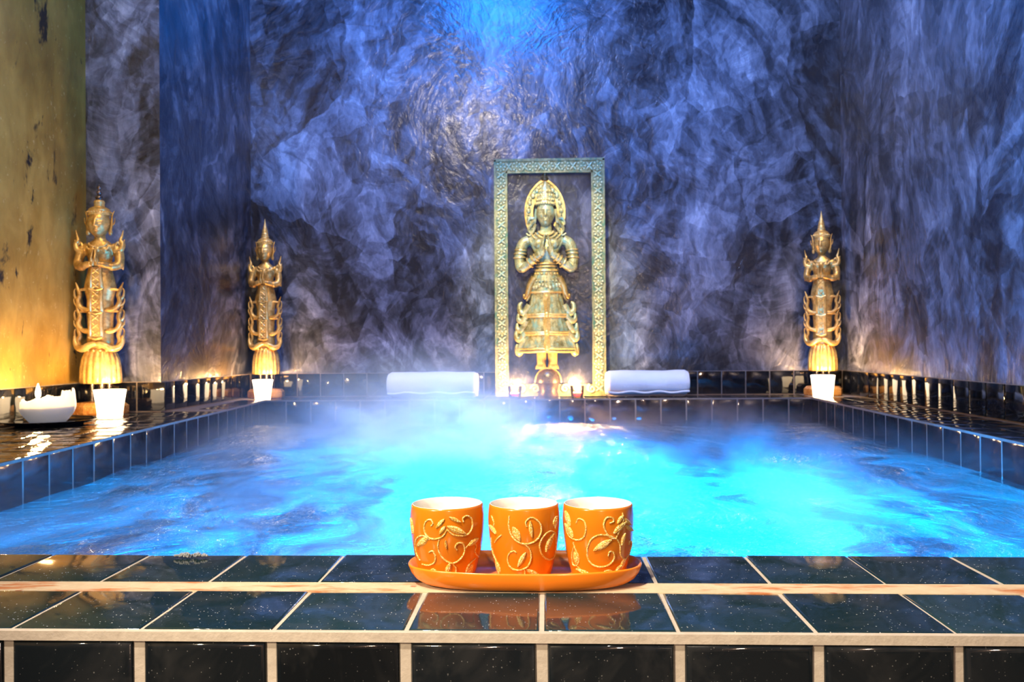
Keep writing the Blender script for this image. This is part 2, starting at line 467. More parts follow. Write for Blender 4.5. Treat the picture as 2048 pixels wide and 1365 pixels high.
# ------------------------------------------------------------------ mesh helpers
class MB:
    def __init__(self):
        self.v, self.f = [], []

    def add(self, vs, fs):
        b = len(self.v)
        self.v += [tuple(x) for x in vs]
        self.f += [tuple(i + b for i in f) for f in fs]
        return self

    def box(self, x0, x1, y0, y1, z0, z1):
        vs = [(x, y, z) for z in (z0, z1) for y in (y0, y1) for x in (x0, x1)]
        return self.add(vs, [(0, 2, 3, 1), (4, 5, 7, 6), (0, 1, 5, 4), (1, 3, 7, 5), (3, 2, 6, 7), (2, 0, 4, 6)])

    def loft(self, rings, closed=True, cap0=True, cap1=True):
        n = len(rings[0])
        vs = [p for r in rings for p in r]
        fs = []
        for i in range(len(rings) - 1):
            for j in range(n if closed else n - 1):
                k = (j + 1) % n
                fs.append((i * n + j, i * n + k, (i + 1) * n + k, (i + 1) * n + j))
        if cap0:
            fs.append(tuple(reversed(range(n))))
        if cap1:
            fs.append(tuple((len(rings) - 1) * n + j for j in range(n)))
        return self.add(vs, fs)

    def lathe(self, prof, n=32, c=(0, 0, 0), mod=None, sy=1.0, cap0=True, cap1=True):
        rings = []
        for r, z in prof:
            ring = []
            for j in range(n):
                a = 2 * PI * j / n
                rr = r * (mod(a, z) if mod else 1)
                ring.append((c[0] + rr * math.cos(a), c[1] + rr * math.sin(a) * sy, c[2] + z))
            rings.append(ring)
        return self.loft(rings, True, cap0, cap1)

    def tube(self, pts, rad, n=8, flat=1.0, cap=True, normal=None):
        pts = [Vector(p) for p in pts]
        rings = []
        prev = None
        for i, p in enumerate(pts):
            d = (pts[min(i + 1, len(pts) - 1)] - pts[max(i - 1, 0)]).normalized()
            if normal is not None:
                u = Vector(normal) - d * d.dot(Vector(normal))
            elif prev is None:
                u = d.orthogonal()
            else:
                u = prev - d * d.dot(prev)
            if u.length < 1e-6:
                u = d.orthogonal()
            u.normalize()
            prev = u
            w = d.cross(u)
            r = rad[i] if isinstance(rad, (list, tuple)) else rad
            rings.append([p + u * (math.cos(2 * PI * j / n) * r * flat) + w * (math.sin(2 * PI * j / n) * r) for j in range(n)])
        return self.loft(rings, True, cap, cap)

    def ball(self, c, rx, ry=None, rz=None, n=16, m=10):
        ry = rx if ry is None else ry
        rz = rx if rz is None else rz
        rings = []
        for i in range(m + 1):
            a = PI * (0.02 + 0.96 * i / m)
            rings.append([(c[0] + rx * math.sin(a) * math.cos(2 * PI * j / n), c[1] + ry * math.sin(a) * math.sin(2 * PI * j / n), c[2] - rz * math.cos(a)) for j in range(n)])
        return self.loft(rings)

    def mesh(self, name, mat=None, smooth=True, angle=0.7):
        me = bpy.data.meshes.new(name)
        me.from_pydata(self.v, [], self.f)
        bm = bmesh.new()
        bm.from_mesh(me)
        bmesh.ops.recalc_face_normals(bm, faces=bm.faces)
        if smooth:
            for e in bm.edges:
                e.smooth = len(e.link_faces) == 2 and e.calc_face_angle(0) < angle
        bm.to_mesh(me)
        bm.free()
        if smooth:
            me.polygons.foreach_set('use_smooth', [True] * len(me.polygons))
        if mat:
            me.materials.append(mat)
        me.update()
        return me

    def build(self, name, mat, parent=None, smooth=True, angle=0.7):
        return link(name, self.mesh(name, mat, smooth, angle), parent)


def link(name, me, parent=None, loc=None, rot=None, scale=None):
    o = bpy.data.objects.new(name, me)
    C.objects.link(o)
    if parent:
        o.parent = parent
    if loc:
        o.location = loc
    if rot:
        o.rotation_euler = rot
    if scale:
        o.scale = scale
    return o


def tag(o, label, cat, group=None, kind=None):
    o['label'] = label
    o['category'] = cat
    if group:
        o['group'] = group
    if kind:
        o['kind'] = kind
    return o


def thing(name, label, cat, loc=(0, 0, 0), rz=0.0, group=None, scale=None):
    o = link(name, None, None, loc, (0, 0, rz), scale)
    return tag(o, label, cat, group)


def struct(o):
    o['kind'] = 'structure'
    return o


def copy_tree(o, parent=None):
    c = o.copy()
    C.objects.link(c)
    c.parent = parent
    for ch in list(o.children):
        copy_tree(ch, c)
    return c


def spline(pts, n=6):
    """Catmull-Rom through pts (tuples of any length)."""
    out = []
    P = [pts[0]] + list(pts) + [pts[-1]]
    for i in range(1, len(P) - 2):
        for k in range(n):
            t = k / n
            a, b, c, d = P[i - 1], P[i], P[i + 1], P[i + 2]
            out.append(tuple(0.5 * (2 * b[q] + (c[q] - a[q]) * t + (2 * a[q] - 5 * b[q] + 4 * c[q] - d[q]) * t * t + (3 * b[q] - a[q] - 3 * c[q] + d[q]) * t ** 3) for q in range(len(b))))
    out.append(tuple(pts[-1]))
    return out


def remeshed(mb, voxel, smooth_it, mat, name):
    """One continuous surface out of overlapping closed shapes."""
    me = mb.mesh('tmp', None, False)
    o = bpy.data.objects.new('tmp', me)
    C.objects.link(o)
    r = o.modifiers.new('r', 'REMESH')
    r.mode = 'VOXEL'
    r.voxel_size = voxel
    r.use_smooth_shade = True
    s = o.modifiers.new('s', 'SMOOTH')
    s.iterations = smooth_it
    s.factor = 0.5
    dg = bpy.context.evaluated_depsgraph_get()
    res = bpy.data.meshes.new_from_object(o.evaluated_get(dg))
    res.name = name
    bpy.data.objects.remove(o)
    bpy.data.meshes.remove(me)
    res.materials.clear()
    res.materials.append(mat)
    res.polygons.foreach_set('use_smooth', [True] * len(res.polygons))
    return res


def head_mesh(name, w, h, d, mat, smile=1.0, nu=56, nv=44):
    """A carved head, centre at the origin, face towards -Y; w, h, d are half sizes."""
    def g(x, s):
        return math.exp(-(x / s) ** 2)
    rings = []
    for i in range(nv + 1):
        t = -0.995 + 1.99 * i / nv
        rr = math.sqrt(max(0.0, 1 - t * t))
        jaw = 1 - 0.26 * max(0, -t - 0.05) ** 1.3
        ring = []
        for j in range(nu):
            a = 2 * PI * j / nu
            x = math.sin(a) * rr * jaw
            y = -math.cos(a) * rr
            if y < 0:
                fr = min(1, -y * 1.6)
                dy = 0.0
                nz = max(0, min(1, (0.20 - t) / 0.42)) if t > -0.24 else 0
                dy += 0.34 * g(x, 0.11 + 0.05 * nz) * nz ** 0.8
                dy += 0.10 * g(x, 0.10) * g(t - 0.22, 0.16)
                for s in (-1, 1):
                    xs = x - s * 0.37
                    dy += 0.10 * g(xs, 0.26) * g(t - 0.27 + 0.5 * xs * xs, 0.07)
                    dy -= 0.14 * g(xs, 0.22) * g(t - 0.11, 0.13)
                    dy += 0.13 * g(xs, 0.19) * g(t - 0.06, 0.075)
                    dy -= 0.07 * g(xs, 0.20) * g(t + 0.025 - 0.4 * xs * xs, 0.025)
                    dy += 0.05 * g(x - s * 0.52, 0.25) * g(t + 0.22, 0.2)
                up_ = 0.55 * x * x * smile
                dy += 0.12 * g(x, 0.27) * g(t + 0.40 - up_, 0.045)
                dy += 0.13 * g(x, 0.22) * g(t + 0.52 - up_, 0.055)
                dy -= 0.09 * g(x, 0.28) * g(t + 0.455 - up_, 0.022)
                dy += 0.14 * g(x, 0.28) * g(t + 0.80, 0.16)
                y = y * (1 - 0.12 * max(0, -t)) - dy * fr
            ring.append((x * w, y * d, t * h))
        rings.append(ring)
    return MB().loft(rings).mesh(name, mat, True, 3.0)


# ------------------------------------------------------------------ setting: tiles
def tile_mesh(name, w, d, t, bev, seg, mat, pillow=0.0):
    """A glazed tile lying in XY, its face up at z=0; slightly cushioned edges."""
    bm = bmesh.new()
    bmesh.ops.create_cube(bm, size=1.0)
    for v in bm.verts:
        v.co = Vector((v.co.x * w, v.co.y * d, (v.co.z - 0.5) * t))
    top = [e for e in bm.edges if all(v.co.z > -t * 0.5 for v in e.verts)]
    bmesh.ops.bevel(bm, geom=top, offset=bev, segments=seg, profile=0.6, affect='EDGES')
    for f in bm.faces:
        f.smooth = True
    for e in bm.edges:
        e.smooth = e.calc_face_angle(0) < 0.9
    me = bpy.data.meshes.new(name)
    bm.to_mesh(me)
    bm.free()
    me.materials.append(mat)
    return me


P_ = 0.1
G = 0.0045
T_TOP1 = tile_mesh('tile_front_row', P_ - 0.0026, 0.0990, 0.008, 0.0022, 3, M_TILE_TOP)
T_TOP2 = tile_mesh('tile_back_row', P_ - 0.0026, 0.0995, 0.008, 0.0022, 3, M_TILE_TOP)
T_FACE = tile_mesh('tile_face', P_ - 0.0070, P_ - 0.007, 0.008, 0.0055, 3, M_TILE)
T_WALL = tile_mesh('tile_wall', P_ - G, P_ - G, 0.007, 0.0035, 2, M_TILE)
T_LEDGE = tile_mesh('tile_ledge', P_ - 0.0035, P_ - 0.0035, 0.007, 0.0025, 2, M_TILE_WET)
T_LEDGED = tile_mesh('tile_ledge_dry', P_ - 0.0035, P_ - 0.0035, 0.007, 0.0025, 2, M_TILE)

# the tub: masonry core, four ledges, pool faces
tub = thing('hot_tub', 'sunken spa pool with black glazed tile ledges and beige joints', 'hot tub')
fl = MB().box(-1.55, 1.25, 0.0030, 0.2325, -0.56, -0.0012).build('front_ledge', M_GROUT, tub, False)
fl['label'] = 'near ledge of black tiles with a wide stained joint between its rows'
for k in range(-9, 8):
    x = (k + 0.5) * P_ + random.uniform(-.0006, .0006)
    r = lambda: random.uniform(-0.004, 0.004)
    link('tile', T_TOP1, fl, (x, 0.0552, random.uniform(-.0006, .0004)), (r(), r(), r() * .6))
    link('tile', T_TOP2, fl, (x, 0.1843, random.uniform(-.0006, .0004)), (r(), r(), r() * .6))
    for q in range(2):
        link('tile', T_FACE, fl, (x, 0.0, -0.0545 - q * P_), (PI / 2 + r() * 1.6, r(), r() * 2.5))
MB().box(-1.55, 1.25, 0.1046, 0.1340, -0.006, -0.0002).build('joint_strip', M_STRIP, fl, False)['label'] = 'wide beige joint stained with rust'


MB().box(-1.55, 1.25, 0.0006, 0.0062, -0.0078, -0.0007).build('edge_joint', M_GROUT, fl, False)['label'] = 'pale joint along the front edge'


def ledge_core(name, poly, z0, z1, mat=M_GROUT_D):
    n = len(poly)
    return MB().add([(x, y, z) for z in (z0, z1) for x, y in poly], [tuple(reversed(range(n))), tuple(range(n, 2 * n))] + [(i, (i + 1) % n, n + (i + 1) % n, n + i) for i in range(n)]).build(name, mat, tub, False)


WATER_Z = -0.09
# corners of the pool mouth
PFL, PBL = (-0.965, 0.2345), (-1.125, 2.807)
PFR, PBR = (0.975, 0.2345), (1.047, 2.807)


def run_frame(a, b):
    a, b = Vector(a), Vector(b)
    d = (b - a)
    return a, d.normalized(), d.length


def tile_run(parent, mesh, a, b, side, rows, z, vertical=False, start=0.0, stop=None, off=0.0, jig=0.005):
    """Rows of square tiles beside the line a->b; side = +1 left of it, -1 right of it."""
    a, d, L = run_frame(a, b)
    nrm = Vector((-d.y, d.x)) * side
    ang = math.atan2(d.y, d.x)
    n = int((stop if stop is not None else L) / P_)
    s = start + off
    while s + P_ * 0.98 <= (stop if stop is not None else L) + 0.03:
        for r_ in range(rows):
            q = a + d * (s + P_ / 2) + nrm * ((r_ + 0.5) * P_ if not vertical else 0)
            rr = [random.uniform(-jig, jig) for _ in range(3)]
            if vertical:
                o = link('tile', mesh, parent, (q.x, q.y, z - r_ * P_), None)
                face = Vector((nrm.x, nrm.y, 0))
                mt = Matrix((( d.x, 0, face.x), (d.y, 0, face.y), (0, 1, 0))).to_4x4()
                if mt.determinant() < 0:
                    mt = Matrix(((-d.x, 0, face.x), (-d.y, 0, face.y), (0, 1, 0))).to_4x4()
                e = (mt.to_quaternion() @ Vector((0, 0, 1)).rotation_difference(Vector((rr[0], rr[1], 1)))).to_euler()
                o.rotation_euler = e
            else:
                link('tile', mesh, parent, (q.x, q.y, z + random.uniform(-.0005, .0005)), (rr[0], rr[1], ang))
        s += P_


bl = ledge_core('back_ledge', [PBL, PBR, (1.26, 3.03), (-1.29, 3.03)], -0.5, -0.0012)
tile_run(bl, T_LEDGED, (PBL[0] - 0.03, PBL[1]), PBR, 1, 2, 0.0, off=0.0139)
tile_run(bl, T_WALL, (PBL[0] - 0.03, PBL[1] - 0.001), (PBR[0], PBR[1] - 0.001), -1, 1, -0.054, True, off=0.0139)
rl = ledge_core('right_ledge', [PFR, (1.25, 0.2345), (1.26, 3.03), PBR], -0.5, -0.0012)
tile_run(rl, T_LEDGED, PBR, PFR, 1, 2, 0.0, stop=2.1)
tile_run(rl, T_WALL, (PBR[0] - 0.001, PBR[1]), (PFR[0] - 0.001, PFR[1]), -1, 1, -0.054, True, stop=2.1)
ll = ledge_core('left_ledge', [(-1.56, 0.2345), PFL, PBL, (-1.29, 3.03), (-1.29, 2.23), (-1.56, 2.23)], -0.5, -0.0012)
tile_run(ll, T_LEDGE, PBL, PFL, -1, 1, 0.0, stop=0.55)
a_, d_, L_ = run_frame(PBL, PFL)
tile_run(ll, T_LEDGE, a_ + d_ * 0.6, PFL, -1, 4, 0.0, stop=1.5)
tile_run(ll, T_WALL, (PBL[0] + 0.001, PBL[1]), (PFL[0] + 0.001, PFL[1]), 1, 1, -0.054, True, stop=2.2)
mb = MB()
mb.add([(x, y, z) for z in (-0.95, -0.30) for x, y in (PFL, PFR, PBR, PBL)], [(0, 1, 2, 3), (0, 4, 5, 1), (1, 5, 6, 2), (2, 6, 7, 3), (3, 7, 4, 0)])
bs = mb.build('basin', simple('dark_tiled_basin', (0.035, 0.06, 0.075), 0.4), tub, False)

# water: one rippled sheet filling the mouth of the pool
mb = MB()
NX, NY = 70, 90
vs, fs = [], []
for j in range(NY + 1):
    v = j / NY
    for i in range(NX + 1):
        u = i / NX
        x = (PFL[0] * (1 - u) + PFR[0] * u) * (1 - v) + (PBL[0] * (1 - u) + PBR[0] * u) * v
        y = PFL[1] * (1 - v) + PBL[1] * v
        z = WATER_Z + 0.0025 * math.sin(9 * x + 5 * y + 2 * math.sin(7 * y)) + 0.002 * math.sin(17 * y - 6 * x + 2 * math.sin(11 * x))
        vs.append((x, y, z))
for j in range(NY):
    for i in range(NX):
        q = j * (NX + 1) + i
        fs.append((q, q + 1, q + NX + 2, q + NX + 1))
water = mb.add(vs, fs).build('pool_water', M_WATER, None, True, 3.0)
tag(water, 'glowing blue churning water filling the tiled spa pool', 'water', None, 'stuff')

# ------------------------------------------------------------------ setting: walls
TOPZ = 2.25


def wall(name, a, b, th, mat, z0=0.1, z1=TOPZ):
    """A wall slab whose room face runs a->b, thickness to the left of that direction."""
    a, b = Vector(a), Vector(b)
    d = (b - a).normalized()
    n = Vector((-d.y, d.x)) * th
    pl = [a, b, b + n, a + n]
    m = MB().add([(p.x, p.y, z) for z in (z0, z1) for p in pl], [(3, 2, 1, 0), (4, 5, 6, 7)] + [(i, (i + 1) % 4, 4 + (i + 1) % 4, 4 + i) for i in range(4)])
    return struct(m.build(name, mat, None, False))


def band(w, a, b, off=0.0, start=0.0, stop=None):
    """The single course of wall tiles above the ledge, on a grout bed."""
    a, b = Vector(a), Vector(b)
    d = (b - a).normalized()
    n = Vector((-d.y, d.x))
    pl = [a + d * start, b, b + n * 0.04, a + d * start + n * 0.04]
    MB().add([(p.x, p.y, z) for z in (-0.0035, 0.1) for p in pl], [(3, 2, 1, 0), (4, 5, 6, 7)] + [(i, (i + 1) % 4, 4 + (i + 1) % 4, 4 + i) for i in range(4)]).build('grout_bed', M_GROUT_D, w, False)
    tile_run(w, T_WALL, a - n * 0.004, b - n * 0.004, -1, 1, 0.05, True, start, stop, off, 0.012)


WBL, WBR = (-1.2550, 3.0245), (1.2450, 3.0245)
wb = wall('wall_back', WBL, WBR, 0.06, M_BACK)
band(wb, WBL, WBR, off=-0.0035)
WRF = (1.195, -2.2)
wr = wall('wall_right', WBR, WRF, 0.06, M_RIGHT)
band(wr, WBR, WRF, stop=2.3)
PC = (-1.2780, 2.2)
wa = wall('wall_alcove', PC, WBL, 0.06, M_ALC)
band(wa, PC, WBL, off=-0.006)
PW = (-1.530, 2.2)
wp_ = wall('wall_pier', PW, (PC[0] - 0.0, PC[1]), 0.06, M_PIER)
band(wp_, PW, PC, off=-0.03)
WLF = (-1.530, -2.2)
wl = wall('wall_left', WLF, PW, 0.06, M_GOLDWALL)
band(wl, WLF, PW, start=3.1)
wf = wall('wall_front', WRF, WLF, 0.06, M_REAR, -0.56)
struct(MB().box(-1.6, 1.3, -2.26, 3.1, TOPZ, TOPZ + 0.05).build('ceiling', simple('dark_ceiling', (0.10, 0.09, 0.10), 0.7), None, False))
struct(MB().box(-1.6, 1.3, -2.26, 3.1, -1.02, -0.96).build('floor', simple('dark_floor_slab', (0.05, 0.045, 0.04), 0.5), None, False))
struct(MB().box(-1.6, 1.3, -2.26, 0.0, -0.96, -0.56).build('trim_1', simple('dark_floor_screed', (0.07, 0.06, 0.055), 0.4), None, False))

# ------------------------------------------------------------------ the three carved guardian figures
ST = 1 / 632.0


def praying_hand(mb, s, wrist, tip, r, spread=0.0):
    """One hand of a pair pressed together: palm, four fingers of unequal length and a thumb (s = side)."""
    w, t = Vector(wrist), Vector(tip)
    d = t - w
    palm = w + d * 0.42
    mb.tube([w, w + d * 0.2, palm], [r * 1.0, r * 1.25, r * 1.15], 10, 0.75)
    for k, (L, rr) in enumerate(((0.86, 0.40), (0.98, 0.44), (1.0, 0.46), (0.93, 0.42))):
        o = Vector((0, (k - 1.5) * r * 0.62, 0))
        b = palm + o * 0.9 - d * 0.05
        e = w + d * L + o * 0.7
        m = b.lerp(e, 0.5) + Vector((s * r * 0.18, 0, 0))
        mb.tube([b, m, e], [r * rr * 1.05, r * rr, r * rr * 0.55], 8)
    tb = w + d * 0.24 + Vector((0, -r * 0.8, 0))
    mb.tube([tb, tb + d * 0.2 + Vector((0, -r * 0.5, 0)), tb + d * 0.40 + Vector((0, -r * 0.25, 0))], [r * .45, r * .42, r * .25], 8)


def guardian_parts(root, spire):
    def pt(x, y, f=0.0):
        return (x * ST, -f * ST, (829 - y) * ST)

    def ell(y, hw, hd, f=0.0, n=28):
        return [(hw * ST * math.cos(2 * PI * j / n), hd * ST * math.sin(2 * PI * j / n) - f * ST, (829 - y) * ST) for j in range(n)]
    # base block: octagonal with a chamfered shoulder
    n = 8
    prof = [(50, 0), (52, 3), (52, 17), (44, 24), (20, 26)]
    MB().loft([[(r * ST * 1.06 * math.cos(2 * PI * (j + .5) / n), r * ST * 0.74 * math.sin(2 * PI * (j + .5) / n), z * ST) for j in range(n)] for r, z in prof]).build('base_block', M_AMBER, root, True, 0.4)
    m = MB()
    for dx in (-17, 17):
        m.tube([pt(dx, 804), pt(dx, 763)], 4.2 * ST, 10)
    m.tube([pt(0, 804, -6), pt(0, 763, -6)], 7 * ST, 12)
    m.build('stem', M_IRON, root)
    # lotus bell with carved petals
    petal = lambda a, z: 1 + 0.07 * abs(math.sin(a * 9)) - 0.035
    MB().lathe([(38 * ST, 0), (40 * ST, 3 * ST), (40 * ST, 14 * ST), (39 * ST, 32 * ST), (36 * ST, 50 * ST), (31 * ST, 62 * ST), (24 * ST, 70 * ST)], 108, pt(0, 766), petal, 0.72).build('lotus_bell', M_GILT_L, root, True, 1.2)
    m = MB()
    for k in range(14):
        a = 2 * PI * k / 14
        m.ball((28 * ST * math.cos(a), 20 * ST * math.sin(a), (829 - 699) * ST), 3.4 * ST, None, 3 * ST, 8, 6)
    m.build('bead_ring', M_GILT_L, root)
    # winged collar over the bell
    for s in (-1, 1):
        pts = spline([(0, 684, 20), (14, 688, 20), (27, 695, 17), (39, 693, 12), (46, 682, 9), (47, 668, 8)], 5)
        rad = [3.2 + 4.2 * math.sin(PI * min(1, i / (len(pts) - 1) * 0.95 + 0.12)) for i in range(len(pts))]
        rad[-1] = 0.8
        MB().tube([pt(s * a, b, c) for a, b, c in pts], [r * ST for r in rad], 10, 1.0).build('collar_wing', M_GILT_L, root)
    # body: legs, jacket, chest, neck and arms as one surface
    m = MB()
    m.loft([ell(704, 24, 16), ell(680, 27, 17), ell(650, 25, 16), ell(620, 27, 17), ell(596, 26, 17), ell(580, 30, 19), ell(572, 32, 20), ell(560, 30, 19), ell(540, 25, 16), ell(526, 22, 14), ell(512, 24, 15), ell(498, 28, 16), ell(486, 29, 15), ell(478, 20, 12), ell(472, 11, 10), ell(460, 10, 9.5)])
    for s in (-1, 1):
        m.tube([pt(s * a, b, c) for a, b, c in spline([(24, 487, 0), (34, 492, 0), (39, 508, 2), (40, 523, 8), (31, 529, 16), (18, 526, 24), (6, 524, 30)], 4)], [r * ST for r in [9] * 6 + [10] * 4 + [9.5] * 4 + [9] * 4 + [7] * 4 + [6] * 3], 12)
        m.tube([pt(s * 40, 512, 4), pt(s * 44, 524, 4), pt(s * 47, 535, 3)], [8 * ST, 6 * ST, 1 * ST], 10)
        m.ball(pt(s * 11, 494, 11), 9 * ST, 6 * ST, 8 * ST)
    link('body', remeshed(m, 0.0026, 2, M_GILT, 'guardian_body'), root)
    for s in (-1, 1):
        m = MB()
        praying_hand(m, s, pt(s * 5, 528, 31), pt(s * 1.6, 495, 30), 5.2 * ST)
        m.build('hand', M_GILT, root)
    m = MB()
    for k, (yy, rr) in enumerate(((482, 17), (489, 21))):
        for j in range(17):
            a = PI * (j / 16)
            m.ball(pt(rr * math.cos(a), yy + 7 * math.sin(a), 13 + 2 * math.sin(a)), 2.4 * ST, None, None, 8, 5)
    m.ball(pt(0, 494, 16), 5 * ST, 3 * ST, 6 * ST)
    m.build('necklace', M_GILT_L, root)
    # apron: three hanging panels with a carved lozenge each
    for k, (y0, y1, w0, w1, f) in enumerate(((530, 574, 10, 14, 22), (576, 622, 13, 14, 23), (624, 672, 13, 14, 24))):
        m = MB()
        nz = 8
        rings = []
        for i in range(nz + 1):
            t = i / nz
            y = y0 + (y1 - y0) * t
            w = w0 + (w1 - w0) * t
            b = f + 3.0 * math.sin(PI * t)
            rings.append([pt(-w, y, b - 5), pt(-w, y, b), pt(-w * .72, y, b + 2), pt(-w * .6, y, b + .8), pt(w * .6, y, b + .8), pt(w * .72, y, b + 2), pt(w, y, b), pt(w, y, b - 5)])
        m.loft(rings)
        ap = m.build('apron_panel', M_GILT_L, root, True, 0.5)
        m = MB()
        nq = 3
        for q in range(nq):
            yc = y0 + (y1 - y0) * (q + 0.6) / nq
            for s in (-1, 1):
                m.tube([pt(-6 * s, yc - 5, f + 3.6), pt(0, yc, f + 4.6), pt(6 * s, yc + 5, f + 3.6)], 1.3 * ST, 6)
            m.ball(pt(0, yc, f + 4), 2.6 * ST, None, None, 8, 5)
        m.tube([pt(-13, y1, f + 1), pt(0, y1 + 4, f + 3), pt(13, y1, f + 1)], 2.6 * ST, 8)
        m.build('carved_motif', M_GILT_L, ap)
    # open-work flame scrolls, three tiers on either side
    for yb in (618, 662, 700):
        for s in (-1, 1):
            dz = yb
            p1 = spline([(13, dz - 2, 10), (25, dz - 2, 10), (36, dz - 8, 8), (41, dz - 20, 7), (38, dz - 32, 6), (42, dz - 45, 5), (47, dz - 58, 4)], 5)
            m = MB()
            rr = [5.2, 5.4, 5.6, 5.4, 5.2, 5.0, 4.9, 4.8, 4.8, 4.8, 5.0, 5.2, 5.4, 5.4, 5.3, 5.2, 5.0, 4.8, 4.6, 4.6, 4.6, 4.6, 4.4, 4.2, 4.0, 3.6, 3.0, 2.4, 1.8, 1.2, .5]
            m.tube([pt(s * a, b, c) for a, b, c in p1], [rr[min(i, 30)] * ST for i in range(len(p1))], 10)
            p2 = spline([(41, dz - 22, 7), (47, dz - 28, 6), (49, dz - 40, 5), (46, dz - 46, 5)], 4)
            m.tube([pt(s * a, b, c) for a, b, c in p2], [(3.6 - 2.9 * i / (len(p2) - 1)) * ST for i in range(len(p2))], 8)
            p3 = spline([(36, dz - 12, 8), (44, dz - 11, 7), (49, dz - 17, 6), (50, dz - 25, 5)], 4)
            m.tube([pt(s * a, b, c) for a, b, c in p3], [(3.6 - 3.0 * i / (len(p3) - 1)) * ST for i in range(len(p3))], 8)
            m.tube([pt(s * 22, dz - 43, 10), pt(s * 33, dz - 43, 8), pt(s * 41, dz - 41, 6)], [3.4 * ST, 3 * ST, 2.4 * ST], 8)
            m.build('flame_scroll', M_GILT, root)
    # shoulder flames
    for s in (-1, 1):
        m = MB()
        p1 = spline([(30, 497, 4), (42, 494, 4), (46, 482, 3), (42, 474, 3), (44, 466, 2), (47, 453, 2)], 5)
        m.tube([pt(s * a, b, c) for a, b, c in p1], [(6.5 - 6.0 * (i / (len(p1) - 1)) ** 1.6) * ST for i in range(len(p1))], 10)
        p2 = spline([(34, 493, 6), (33, 484, 6), (38, 478, 5), (40, 484, 5)], 4)
        m.tube([pt(s * a, b, c) for a, b, c in p2], [(3.6 - 2.4 * i / (len(p2) - 1)) * ST for i in range(len(p2))], 8)
        p3 = spline([(44, 490, 3), (48, 480, 3), (49, 472, 2)], 4)
        m.tube([pt(s * a, b, c) for a, b, c in p3], [(3.4 - 3.0 * i / (len(p3) - 1)) * ST for i in range(len(p3))], 8)
        m.build('shoulder_flame', M_GILT, root)
    # head, ears, crown, spire
    link('head', head_mesh('guardian_head', 22 * ST, 30 * ST, 21 * ST, M_GILT), root, pt(0, 440, 6))
    for s in (-1, 1):
        m = MB()
        p1 = spline([(20, 456, 4), (23, 448, 4), (24, 436, 3), (25, 424, 3), (29, 414, 2)], 4)
        m.tube([pt(s * a, b, c) for a, b, c in p1], [(5.2 - 4.6 * (i / (len(p1) - 1)) ** 1.8) * ST for i in range(len(p1))], 8, 0.6)
        m.ball(pt(s * 22, 458, 4), 4.4 * ST, 3.5 * ST, 6.5 * ST, 10, 8)
        p2 = spline([(23, 446, 3), (29, 438, 2), (30, 428, 2)], 4)
        m.tube([pt(s * a, b, c) for a, b, c in p2], [(3.6 - 3 * i / (len(p2) - 1)) * ST for i in range(len(p2))], 8, 0.6)
        m.build('ear_ornament', M_GILT, root)
    m = MB()
    m.lathe([(20 * ST, 0), (22.5 * ST, 2 * ST), (22.5 * ST, 6 * ST), (20.5 * ST, 8 * ST), (21.5 * ST, 11 * ST), (20 * ST, 14 * ST), (14 * ST, 18 * ST), (8 * ST, 20 * ST)], 40, pt(0, 425, 3), None, 0.95)
    for j in range(26):
        a = 2 * PI * j / 26
        m.ball((22.3 * ST * math.cos(a), -3 * ST + 21.4 * ST * math.sin(a), (829 - 417.5) * ST), 2.2 * ST, None, None, 6, 5)
    m.build('crown', M_GILT_L, root)
    if spire == 'beads':
        MB().lathe([(9 * ST, 0), (10.5 * ST, 3 * ST), (10 * ST, 8 * ST), (11 * ST, 11 * ST), (9 * ST, 15 * ST), (5 * ST, 16 * ST)], 24, pt(0, 408, 3)).build('topknot', M_GILT_L, root)
        m = MB()
        for yy, r in ((388, 7.6), (377, 5.6), (367, 4.4)):
            m.ball(pt(0, yy, 3), r * ST, None, r * 0.95 * ST, 18, 12)
        m.lathe([(3 * ST, 0), (2 * ST, 24 * ST), (0.6 * ST, 34 * ST)], 10, pt(0, 394, 3))
        m.build('finial', M_IRON, root)
    else:
        MB().lathe([(11 * ST, 0), (12.5 * ST, 3 * ST), (10.5 * ST, 6 * ST), (11.5 * ST, 9 * ST), (9.0 * ST, 12 * ST), (10 * ST, 15 * ST), (8 * ST, 19 * ST), (8.6 * ST, 22 * ST), (5.6 * ST, 31 * ST), (3.2 * ST, 41 * ST), (1.6 * ST, 50 * ST), (0.4 * ST, 56 * ST)], 24, pt(0, 410, 3)).build('spire', M_GILT_L, root)


g1 = thing('guardian_statue', 'gilded carved praying figure with dark bead finial against the gold wall', 'statue', (-1.4330, 2.105, 0.0), 0.12, 'carved praying guardian figures')
guardian_parts(g1, 'beads')
g2 = thing('guardian_statue', 'gilded carved praying figure with a cone spire in the left alcove corner', 'statue', (-1.1680, 2.948, 0.0), 0.0, 'carved praying guardian figures')
guardian_parts(g2, 'cone')
g2.scale = (0.90, 0.90, 1.0)
g3 = copy_tree(g2)
g3['label'] = 'gilded carved praying figure turned aside in the right corner of the pool'
g3.location = (1.1320, 2.930, 0.0)
g3.rotation_euler = (0, 0, -0.45)

# ------------------------------------------------------------------ the relief panel
RS = 1 / 491.0
RX, RY = 0.0225, 2.955
rel = thing('relief_panel', 'tall framed relief of a haloed praying deity between the two white towels', 'relief', (RX, RY, 0.0))


def rp(x, y, f=0.0):
    """x from the middle and y down the picture, in picture units; f = how far it stands proud of the ground."""
    return ((x - 1097) * RS, -0.010 - f * RS, (797 - y) * RS)


